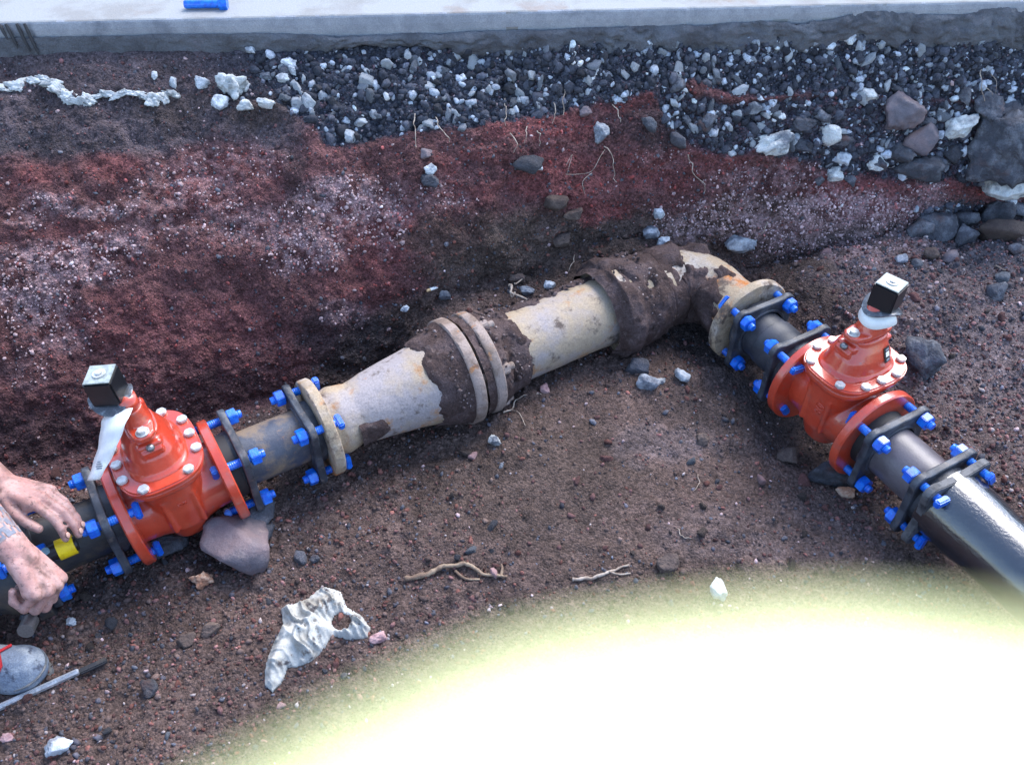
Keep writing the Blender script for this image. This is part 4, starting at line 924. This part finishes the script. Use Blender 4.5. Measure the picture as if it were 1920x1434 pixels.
if b_:
    _, p, n = b_; uy = (Vector((0, 0, 1))-n*n.z).normalized(); ux = uy.cross(n)
    stk = surf_patch(VR, 'sticker', 'black', p, ux, uy, .020, .036, n, .0015, 8)
    surf_patch(VR, 'sticker_print', 'paper', p+uy*.001, ux, uy, .012, .011, n, .0026, 8)
    surf_patch(VR, 'sticker_print', 'print', p+uy*.012, ux, uy, .012, .004, n, .0026, 8)
    surf_patch(VR, 'sticker_print', 'print', p-uy*.012, ux, uy, .011, .005, n, .0026, 8)
# cast-in marks on the belly of the right valve: an oval with strokes, part illegible
def marks(V_, u, v_, oval=True):
    b_ = on_body(V_, u, v_)
    if not b_: return
    _, p, n = b_; uy = (Vector((0, 0, 1))-n*n.z).normalized(); ux = uy.cross(n); bms = []
    def stroke(pts, r=.0011):
        P3 = [p+ux*a+uy*b+n*(-.0002) for a, b in pts]; me = me_from('s', *tube_np(P3, r, 6)); bm = bmesh.new(); bm.from_mesh(me); bms.append(bm)
    if oval:
        stroke([(.011*math.cos(t), .010+.008*math.sin(t)) for t in np.linspace(0, 6.283, 20)])
        stroke([(-.005, .006), (-.005, .014)]); stroke([(-.001, .006), (.003, .010), (-.001, .014)]); stroke([(.006, .007), (.003, .010), (.006, .013)])
    stroke([(-.009, -.004), (-.003, -.004), (-.003, -.011), (-.009, -.011), (-.009, -.004)]); stroke([(.001, -.003), (.008, -.012)]); stroke([(.008, -.003), (.001, -.012)])
    link('cast_marks', bm_me('cast_marks', join_bm(bms)), 'red', V_, True)
marks(VR, 1535, 768); marks(VL, 340, 940, False)
# the long white tag of the left valve
tg = []; N = 26
inv = VL.matrix_world.inverted()
spine = [P(226, 768, .430), P(214, 788, .425), P(207, 815, .405), P(198, 845, .378), P(186, 874, .352), P(174, 900, .330)]
widths = [.055, .060, .050, .042, .036, .026]; sp = smoothpath(spine, 5); V = []; F = []
for k, q in enumerate(sp):
    wd = np.interp(k/(len(sp)-1)*5, range(6), widths)
    side = Vector((.95, -.12, .28)).normalized()
    for s in np.linspace(-.5, .5, 5): V.append(inv @ (q+side*wd*s+Vector((0, -.7, .7))*(.004*math.cos(s*5)+.002*math.sin(k*.9+s*3))))
for k in range(len(sp)-1):
    for s in range(4): a = k*5+s; F.append((a, a+1, a+6, a+5))
o = link('paper_tag', me_from('paper_tag', V, F), 'paper', VL, True); s_ = o.modifiers.new('s', 'SOLIDIFY'); s_.thickness = .0010
q = spine[4]; fc = (CAMP-q).normalized()
for k, (du, dl) in enumerate([(-.006, .011), (0, .013), (.006, .010), (.012, .006)]):
    c_ = q+Vector((0, .25, .35))*(.0+du*1.6)+fc*.006
    surf_patch(VL, 'tag_print', 'print', inv @ c_, (inv.to_3x3() @ Vector((1, 0, .15))).normalized(), (inv.to_3x3() @ Vector((.2, .6, .7))).normalized(), dl, .0022, (inv.to_3x3() @ fc).normalized(), 0, 0)

# yellow banded piece on the dark stub
yt = thing('yellow_tool', 'yellow and black banded tool lying on the dark pipe stub', 'tool', P(108, 1032, .205), (0, 0, A_L))
def band(name, x0, x1, r, m): return link(name, bm_me(name, lathe([(x0, r-.003), (x0, r), (x1, r), (x1, r-.003)], 24)), m, yt, True, 40)
band('yellow_grip', -.058, -.030, .017, 'yellow'); band('black_collar', -.030, .002, .0165, 'black'); band('yellow_grip', .000, .032, .0205, 'yellow'); band('end_ring', .032, .037, .015, 'black')
o = link('screw_head', bm_me('screw_head', lathe([(0, 0), (0, .008), (.006, .007), (.006, 0)], 16, ax='Z')), mat('blue_grey_plastic', (.16, .26, .32), rough=.45), yt, True, 40); o.location = (-.018, -.004, .014)

# ================================================================== PERSON
def Sg(*a): return [Vector(x) for x in a]
body = []; nails = []
def seg(a, b, ra, rb): body.append(capsule(a, b, ra, rb))
def hand(wr, kn, back, side, curls, thumb, scl=1.0, spread=.05):
    f = (kn-wr).normalized(); back = (back-f*back.dot(f)).normalized(); wv = f.cross(back)*side; tips = []
    Ls = [(.044, .026, .021), (.049, .030, .022), (.045, .028, .022), (.035, .021, .019)]; rad = [.0093, .0097, .0092, .0080]
    seg(wr, wr+f*.02, .0245*scl, .024*scl); seg(wr+wv*.009, wr+f*.015+wv*.010, .021, .021); seg(wr-wv*.009, wr+f*.015-wv*.010, .020, .020)
    for q in range(4):
        b0 = kn+wv*(.031-.0205*q)*scl-f*(.0, -.003, .001, .010)[q]+back*(-.001, .003, .002, -.003)[q]
        seg(wr+f*.018+wv*(.016-.011*q), b0, .017*scl, .0125*scl); seg(wr+f*.05+wv*(.018-.012*q)-back*.008, b0-back*.006-f*.01, .015, .0125)
        th = 0; p = b0; d0 = (f+wv*spread*(1.5-q)).normalized()
        for s in range(3):
            th += R(curls[q][s]); d = d0*math.cos(th)-back*math.sin(th); p2 = p+d*Ls[q][s]*scl
            seg(p, p2, (rad[q]-.0004*s)*scl, (rad[q]-.0004*(s+1)-.0003)*scl)
            seg(p, p, (rad[q]+.0006-.0003*s)*scl, (rad[q]+.0006-.0003*s)*scl)
            bn = (back*math.cos(th)+d0*math.sin(th)).normalized(); p = p2
        nails.append((p-d*.006+bn*(rad[q]-.0022)*scl, d, bn)); tips.append(p)
    tb = wr+f*.022+wv*.024-back*.006; seg(wr+f*.01+wv*.006-back*.006, tb, .019, .0165)
    p = tb; L = (.040, .032, .026)
    for s in range(3):
        tv = thumb[s]; d = (f*tv[0]+wv*tv[1]+back*tv[2]).normalized(); p2 = p+d*L[s]*scl; seg(p, p2, (.0135, .0112, .0105)[s], (.0112, .0105, .0088)[s]); p = p2
    return tips
shL = Vector((-1.27, 1.27, .74)); shR = Vector((-1.20, .90, .75)); elL = Vector((-1.14, 1.17, .50)); elR = Vector((-1.03, 1.05, .475))
wrL = P(8, 912, .300); knL = P(76, 930, .296); knL = wrL+(knL-wrL).normalized()*.088
wrR = P(30, 1034, .370); knR = P(92, 1100, .310); knR = wrR+(knR-wrR).normalized()*.086
for sh, e, w_ in ((shL, elL, wrL), (shR, elR, wrR)):
    seg(sh, e, .050, .038); seg(e, e+(w_-e)*.35, .038, .041); seg(e+(w_-e)*.35, w_, .041, .0275)
hand(wrL, knL, Vector((.05, -.35, .93)), 1, [(14, 16, 12), (12, 18, 14), (14, 20, 16), (20, 22, 18)], [(.75, .55, -.45), (.9, .2, -.4), (.97, -.05, -.25)], 1.0, .03) if False else None
# upper hand: palm down, fingers towards the valve; the thumb lies on the camera side
hand(wrL, knL, Vector((.05, .42, .9)), 1, [(26, 24, 14), (22, 24, 16), (22, 22, 18), (24, 24, 20)], [(.80, .42, -.45), (.93, .1, -.35), (.97, .0, -.25)], .98, -.02)
# lower hand: clenched round the handle
hand(wrR, knR, Vector((.75, .25, .62)), -1, [(62, 88, 50), (66, 90, 55), (70, 92, 55), (74, 92, 55)], [(.75, .5, -.45), (.75, -.1, -.65), (.35, -.55, -.75)], 1.08, .0)
chest = Vector((-1.30, 1.09, .66)); hip = Vector((-1.62, 1.02, .36)); neck = Vector((-1.20, 1.09, .84)); head = Vector((-1.10, 1.09, .96))
seg(chest, hip, .14, .13); seg(shL+Vector((-.02, -.05, 0)), shR+Vector((-.02, .05, 0)), .075, .075); seg(chest, neck, .09, .058); seg(neck, head, .055, .06)
body.append(ell(head, (.095, .078, .115), sub=3)); body.append(ell(head+Vector((.045, 0, -.06)), (.05, .055, .055), sub=3)); body.append(capsule(head+Vector((.09, 0, .015)), head+Vector((.115, 0, -.02)), .010, .014))
for s in (-1, 1): body.append(ell(head+Vector((-.005, s*.08, -.005)), (.018, .010, .032), sub=2))
body.append(capsule(head+Vector((.085, -.02, -.06)), head+Vector((.085, .02, -.06)), .010, .010))
knR_ = Vector((-1.24, .83, .50)); anR = Vector((-1.16, .845, .12)); knL_ = Vector((-1.34, 1.24, .12)); anL = Vector((-1.75, 1.22, .12))
for h, k, a in ((hip+Vector((0, -.09, 0)), knR_, anR), (hip+Vector((0, .09, 0)), knL_, anL)):
    seg(h, k, .085, .062); seg(k, a, .060, .042)
seg(anR, anR+Vector((.15, .0, -.07)), .042, .034); seg(anL, anL+Vector((-.1, 0, -.07)), .042, .034)
pr = fused('person', body, 'skin', None, .0032, 3, .5)
tag(pr, 'crouching worker cut off by the left edge, bare dirty forearms and hands over the pipe', 'person')
for q, (c_, d, bn) in enumerate(nails[:4]):
    rt = Matrix((d, bn.cross(d), bn)).transposed().to_quaternion(); link('fingernail', bm_me('fingernail', ell(c_+bn*.0022, (.0062, .0052, .0016), rt, 2)), 'nail', pr, True)
fused('shirt', [capsule(chest, hip+Vector((0, 0, .05)), .165, .15), capsule(shL+Vector((-.02, -.05, 0)), shR+Vector((-.02, .05, 0)), .098, .098), capsule(shL, elL+(shL-elL)*.35, .072, .064), capsule(shR, elR+(shR-elR)*.35, .072, .064)], 'shirt', pr, .008, 4)
fused('trousers', [capsule(hip, hip+Vector((.02, 0, .05)), .165, .155), capsule(hip+Vector((0, -.09, 0)), knR_, .11, .085), capsule(knR_, anR+Vector((0, 0, .03)), .080, .062), capsule(hip+Vector((0, .09, 0)), knL_, .11, .085), capsule(knL_, anL, .080, .062)], 'trousers', pr, .008, 4)
fused('hair', [ell(head+Vector((-.018, 0, .022)), (.098, .086, .112), sub=3)], 'hair', pr, .006, 2)
for s in (-1, 1): link('eye', bm_me('eye', ell(head+Vector((.088, s*.030, .012)), (.012, .013, .010), sub=2)), 'paper', pr, True)
# tattoo on the lower forearm: an inked patch that follows the arm
ax_ = (wrR-elR).normalized(); V = []; F = []; na, nb = 14, 18
sidev = ax_.cross((CAMP-wrR).normalized()).normalized(); upv = sidev.cross(ax_)*-1
if upv.dot(CAMP-wrR) < 0: upv = -upv
for a in range(na+1):
    q = elR+(wrR-elR)*(.52+.40*a/na); rad = np.interp(.52+.40*a/na, [0, .35, 1], [.038, .041, .0275])+.0002
    for b in range(nb+1):
        t = (b/nb-.5)*2.0-.35; rr_ = rad+.0006*math.sin(a*1.7+b*2.3); V.append(q+(upv*math.cos(t)+sidev*math.sin(t))*rr_)
for a in range(na):
    for b in range(nb):
        if math.sin(a*1.1+b*.9)+math.sin(b*1.9-a*.6)+.3 > 0: k = a*(nb+1)+b; F.append((k, k+1, k+nb+2, k+nb+1))
link('tattoo', me_from('tattoo', V, F), 'ink', pr, True)
# shoe
toe = P(84, 1246, .055); 
sh = []
hl = toe+Vector((-.27, -.035, 0)); 
up_ = [capsule(toe+Vector((-.045, -.005, -.005)), toe+Vector((-.11, -.012, .01)), .043, .046), capsule(toe+Vector((-.11, -.012, .01)), toe+Vector((-.20, -.02, .04)), .044, .048), capsule(toe+Vector((-.20, -.02, .04)), toe+Vector((-.23, -.025, .02)), .05, .045), ell(toe+Vector((-.055, -.005, -.008)), (.06, .05, .036))]
shoe = thing('shoe', 'dusty grey blue sneaker with red laces at the left edge', 'shoe', toe)
def loc_(bms):
    for b in bms: bmesh.ops.translate(b, verts=b.verts, vec=-toe)
    return bms
fused('upper', loc_(up_), 'shoe', shoe, .004, 4)
out = []
for k in range(28):
    t = 2*math.pi*k/28; c, s = math.cos(t), math.sin(t); x = -.125+.138*c; wd = .047+.006*c; out.append((x, -.013+.0+wd*math.copysign(abs(s)**.8, s)+.05*(x+.125)))
link('sole', bm_me('sole', prism(out, -.052, -.030, 'Z', .005)), 'sole', shoe, True, 40)
V, F = tube_np([Vector((-.045+.048*math.cos(t), -.006+.045*math.sin(t), -.018+.020*math.cos(t*.5))) for t in np.linspace(-2.2, 2.2, 18)], .0022, 6); link('toe_seam', me_from('toe_seam', V, F), 'sole', shoe, True)
for k in range(4):
    x = -.066-.022*k; tube('lace', [Vector((x, -.042, .030+.010*k)), Vector((x+.008, -.025, .044+.010*k)), Vector((x-.004, 0, .050+.010*k)), Vector((x+.006, .022, .036+.010*k))], .0032, 'lace', shoe, 8)
tube('lace', [Vector((-.10, -.03, .05)), Vector((-.085, -.05, .035)), Vector((-.07, -.055, .01)), Vector((-.075, -.045, .0))], .0035, 'lace', shoe, 8)
# the tool in the clenched hand
tl = thing('wrench', 'grey blue wrench handle held in the clenched hand', 'wrench', P(72, 1132, .24), (0, 0, 0))
tl.rotation_euler = (R(10), R(20), R(100))
link('shaft', bm_me('shaft', lathe([(-.06, 0), (-.06, .007), (.07, .007), (.07, 0)], 20)), mat('grey_blue_steel', (.12, .20, .25), rough=.4, metal=.4), tl, True, 40)
link('socket', bm_me('socket', lathe([(-.075, 0), (-.075, .014), (-.045, .014), (-.045, 0)], 24)), 'steeld', tl, True, 40)

# gloved thumb and hand that hold the camera: the thumb tip is in front of the lens
def cw(x, y, d): return CAMP+Vector((1, 0, 0))*x+Vector((0, SQ, SQ))*y+Vector((0, SQ, -SQ))*d
hb = []
def hs(a, b, ra, rb): hb.append(capsule(cw(*a), cw(*b), ra, rb))
hs((.0047, -.0190, .0095), (.026, -.034, .004), 0.0163, .0165); hs((.026, -.034, .004), (.052, -.050, -.004), .0165, .0165); hs((.052, -.050, -.004), (.085, -.062, -.02), .0165, .022)
for k, (x, y) in enumerate([(.075, -.02), (.080, -.040), (.082, -.060), (.080, -.080)]):
    hs((.095, -.07, -.03), (x+.012, y-.02, -.055), .022, .014)
    hs((x+.012, y-.02, -.055), (x-.02, y-.02, -.072), .0125, .0115); hs((x-.02, y-.02, -.072), (x-.042, y-.018, -.062), .0115, .0105); hs((x-.042, y-.018, -.062), (x-.05, y-.016, -.045), .0105, .0095)
hs((.095, -.07, -.03), (.12, -.12, -.03), .030, .027); hs((.12, -.12, -.03), (.16, -.20, -.05), .027, .036)
fo_ = fused('hand', hb, 'glove', None, .0014, 3); tag(fo_, 'huge blurred pale yellow thumb close to the lens filling the bottom right', 'hand')

# ================================================================== SMALL THINGS
# rag
def rag():
    out = [(612, 1100), (640, 1108), (652, 1138), (678, 1152), (697, 1178), (690, 1197), (655, 1200), (622, 1193), (612, 1212), (592, 1236), (562, 1250), (540, 1252), (533, 1275), (512, 1299), (496, 1285), (497, 1245), (512, 1205), (530, 1170), (526, 1140), (548, 1132), (575, 1122), (595, 1106)]
    hole = (641, 1166, 17, 15)
    poly = np.array(out, float)
    def inside(x, y):
        r = np.zeros(x.shape, bool); n = len(poly)
        for k in range(n):
            x1, y1 = poly[k]; x2, y2 = poly[(k+1) % n]; c = ((y1 > y) != (y2 > y)) & (x < (x2-x1)*(y-y1)/(y2-y1+1e-9)+x1); r ^= c
        return r
    def dist(x, y):
        d = np.full(x.shape, 1e9); n = len(poly)
        for k in range(n):
            a = poly[k]; b = poly[(k+1) % n]; ab = b-a; t = np.clip(((x-a[0])*ab[0]+(y-a[1])*ab[1])/(ab@ab), 0, 1); d = np.minimum(d, np.hypot(x-a[0]-t*ab[0], y-a[1]-t*ab[1]))
        return d
    st = 2.2; gx, gy = np.meshgrid(np.arange(488, 704, st), np.arange(1094, 1304, st)); ins = inside(gx, gy)
    hq = ((gx-hole[0])/hole[2])**2+((gy-hole[1])/hole[3])**2; ins &= hq > 1; ins &= ~((np.roll(ins, 1, 1) == 0) & (np.roll(ins, -1, 1) == 0)); ins &= ~((np.roll(ins, 1, 0) == 0) & (np.roll(ins, -1, 0) == 0))
    d = np.minimum(dist(gx, gy), (np.sqrt(hq)-1)*15); p0, n0, k0 = hit(600, 1180)
    ang = R(55); fx = (gx*math.cos(ang)+gy*math.sin(ang)); fy = (-gx*math.sin(ang)+gy*math.cos(ang))
    q = np.stack([fx.ravel()*.014, fy.ravel()*.020, gx.ravel()*0], 1); q2 = np.stack([gx.ravel(), gy.ravel(), gx.ravel()*0], 1)
    wq = np.stack([fbm(q2, .02, 2, 5), fbm(q2, .02, 2, 6), q2[:, 0]*0], 1)
    q_ = np.stack([fx.ravel()*.009, fy.ravel()*.030, q2[:, 0]*0], 1)+.55*wq
    f1 = np.clip(1-np.abs(fbm(q_, 1.3, 2, 6))*5.5, 0, 1)**1.4; f2 = np.clip(1-np.abs(fbm(q_[:, ::-1]*1.0+3, 1.5, 2, 19))*6, 0, 1)**1.4; f3 = np.clip(1-np.abs(fbm(q_*1.9, 1.6, 2, 29))*5, 0, 1)
    e_ = sstep(0, 7, d.ravel()); h = .004+.015*sstep(0, 22, d.ravel())*(1+fbm(q2, .025, 2, 31))+e_*(.019*f1+.011*f2+.006*f3)+.0012*fbm(q2, .25, 2, 8)
    V = []; F = []; idx = -np.ones(gx.size, int)
    for k in np.nonzero(ins.ravel())[0]:
        pt, _, _ = hit(float(gx.ravel()[k]), float(gy.ravel()[k])); idx[k] = len(V); V.append(pt+Vector((0, -.15, 1))*max(.002, float(h[k])))
    nx = gx.shape[1]
    for a in range(gx.shape[0]-1):
        for b in range(nx-1):
            f = [idx[a*nx+b], idx[a*nx+b+1], idx[(a+1)*nx+b+1], idx[(a+1)*nx+b]]
            if min(f) >= 0: F.append(tuple(int(z) for z in f))
    # hem falls to the ground
    from collections import Counter
    ec = Counter(); od = {}
    for f in F:
        for k in range(4): e = (f[k], f[(k+1) % 4]); ec[tuple(sorted(e))] += 1; od[tuple(sorted(e))] = e
    low = {}
    for e, c in list(ec.items()):
        if c == 1:
            a, b = od[e]
            for z in (a, b):
                if z not in low: low[z] = len(V); V.append(V[z]+Vector((0, .0, -.012)))
            F.append((b, a, low[a], low[b]))
    o = link('rag', me_from('rag', V, F), 'rag', None, True); s = o.modifiers.new('m', 'SMOOTH'); s.iterations = 2
    return tag(o, 'crumpled dirty white cloth rag on the trench floor', 'rag')
rag()
def stick(name, label, cat, px, rad, m, lift=.004, side=(), parent=None, seg=8):
    pts = []
    for q in px:
        p, n, k = hit(q[0], q[1]); pts.append(p+n*(lift+(q[2] if len(q) > 2 else 0)))
    jr = random.Random(int(px[0][0]*7+px[0][1])); p2 = [pts[0]]
    for a_, b_ in zip(pts, pts[1:]):
        L_ = (b_-a_).length
        for t_ in (.35, .7): p2.append(a_.lerp(b_, t_)+Vector([jr.uniform(-1, 1)*L_*(.12 if rad < .002 else .04) for _ in range(3)]))
        p2.append(b_)
    sp = smoothpath(p2, 3); rnd = random.Random(int(px[0][0])); r = [rad*(1-.55*k/len(sp))*(1+.18*rnd.uniform(-1, 1)) for k in range(len(sp))]
    if side:
        t = thing(name, label, cat, pts[0])
        def mk(nm, sp, r): V, F = tube_np([p-pts[0] for p in sp], r, seg); return link(nm, me_from(nm, V, F), m, t, True)
        mk('stem', sp, r)
        for s in side:
            sq = []
            for q in s: p, n, k = hit(q[0], q[1]); sq.append(p+n*(lift+(q[2] if len(q) > 2 else 0)))
            s2 = smoothpath(sq, 4); mk('side_root', s2, [rad*.6*(1-.5*k/len(s2)) for k in range(len(s2))])
        return t
    V, F = tube_np(sp, r, seg); o = link(name, me_from(name, V, F), m, parent, True)
    return tag(o, label, cat)
stick('root', 'long brown crooked root on the floor right of the rag', 'root', [(760, 1086), (800, 1080), (830, 1062), (870, 1056), (885, 1062), (905, 1078), (930, 1082), (952, 1083)], .006, 'rootd', .005, [[(940, 1082), (943, 1068), (941, 1060)], [(855, 1072), (875, 1086), (900, 1088)]])
stick('twig', 'short pale forked twig left of the grey brown stone', 'twig', [(1074, 1088), (1110, 1086), (1135, 1076), (1160, 1066), (1178, 1060)], .0042, 'rootp', .005, [[(1140, 1074), (1160, 1078), (1182, 1077)]])
stick('root', 'thin curved pale root on the soil below the big pipe', 'root', [(944, 776), (960, 770), (968, 752), (985, 742), (1015, 741)], .0022, 'rootp', .004, [[(958, 771), (972, 776), (984, 800)]])
stick('root', 'branched pale root lying over the top of the big pipe', 'root', [(950, 548, .02), (962, 556, .03), (966, 572, .03), (978, 583, .04), (1000, 590, .03)], .0038, 'rootp', .01, [[(965, 565, .03), (955, 575, .02), (948, 560, .02)], [(966, 556, .03), (975, 545, .02), (978, 532, .01)]])
HR = [([(820, 226, .01), (830, 245, .015), (842, 262, .02), (846, 270, .01)], []), ([(778, 215, .01), (780, 250, .015), (779, 278, .01)], []),
      ([(1128, 275, .01), (1140, 280, .025), (1146, 305, .03), (1148, 345, .02)], [[(1130, 280, .01), (1115, 300, .03), (1102, 318, .03), (1085, 335, .02), (1060, 330, .01)], [(1100, 318, .03), (1094, 345, .02), (1093, 365, .01)], [(1060, 310, .01), (1075, 300, .02), (1062, 330, .01)]]),
      ([(955, 252, .01), (966, 275, .02), (960, 285, .015)], []), ([(990, 240, .01), (985, 262, .02), (978, 272, .01)], []), ([(1008, 245, .01), (1018, 255, .02), (1012, 272, .01)], []), ([(1060, 170, .005), (1052, 192, .012), (1056, 220, .008)], []),
      ([(1035, 190, .005), (1036, 220, .012), (1034, 235, .008)], []), ([(1290, 290, .005), (1298, 320, .01), (1316, 345, .01), (1320, 360, .005)], []), ([(1838, 130, .01), (1836, 160, .02), (1832, 185, .02), (1836, 205, .01)], [[(1834, 165, .02), (1850, 170, .02), (1846, 180, .01)], [(1855, 140, .01), (1862, 155, .02), (1855, 170, .02)]]),
      ([(1438, 415, .004), (1430, 432, .008), (1420, 440, .004)], []), ([(945, 190, .005), (944, 215, .01), (946, 240, .005)], []), ([(1150, 195, .005), (1160, 220, .01), (1165, 232, .005)], []), ([(1078, 480, .004), (1074, 497, .008), (1066, 512, .004)], [])]
LB = ['thin pale root hanging left in the gravel above the red soil', 'straight thin root hanging left of the crooked one', 'large branching pale root sprawling over the bright red soil', 'short root hanging in the red soil left of centre', 'short pale root between two others in the red soil', 'hooked short root right of its neighbours in the red soil',
      'fine root in the upper red pocket', 'fine straight root left in the upper red pocket', 'fine wavy root in the red layer above the elbow', 'looped pale root high in the gravel at the right', 'short pale root right of the flat pale lump', 'fine root on the bluish gravel border', 'fine root below the gravel right of centre', 'tiny curled root left of the soil covered bell']
for (a, sd_), lb in zip(HR, LB): stick('root', lb, 'root', a, .0015, 'rootp', .003, sd_, seg=6)
stick('root', 'thin bent root low on the floor right of centre', 'root', [(1270, 992), (1280, 1005), (1296, 1010)], .0014, 'rootp', .003)
stick('root', 'thin upright rootlet on the open floor', 'root', [(1308, 890), (1310, 908), (1300, 922)], .0014, 'rootp', .003)
stick('root', 'thin pale root on the ground at the right edge', 'root', [(1866, 500), (1885, 508), (1930, 506)], .0022, 'rootp', .004)
# cigarette end
p, n, k = hit(810, 541); cg = thing('cigarette_end', 'white and tan cigarette end on the soil behind the reducer', 'cigarette end', p+n*.006, (0, 0, R(32)))
link('paper', bm_me('paper', lathe([(-.004, 0), (-.004, .004), (.016, .004), (.016, 0)], 12)), 'paper', cg, True, 40)
link('filter', bm_me('filter', lathe([(-.014, 0), (-.014, .004), (-.0042, .004), (-.0042, 0)], 12)), mat('cork', (.55, .38, .2), rough=.8), cg, True, 40)
# steel bar
a = P(-60, 1352, .035); b = P(148, 1258, .035); c = P(185, 1232, .03); dv = (b-a)
sb = thing('steel_bar', 'shiny steel bar with a dark tip lying in front of the shoe', 'steel bar', a, (0, 0, math.atan2(dv.y, dv.x))); L = dv.length
link('bar', bm_me('bar', join_bm([bx((L/2, 0, 0), (L, .011, .010), .0015), bx((L/2, 0, .0055), (L*.98, .004, .004), .001)])), mat('bar_steel', (.62, .65, .68), (.5, .52, .55), scale=60, rough=.28, metal=.6), sb)
link('tip', bm_me('tip', bx((L+.026, 0, -.004), (.052, .013, .009), .002)), 'nippled', sb)
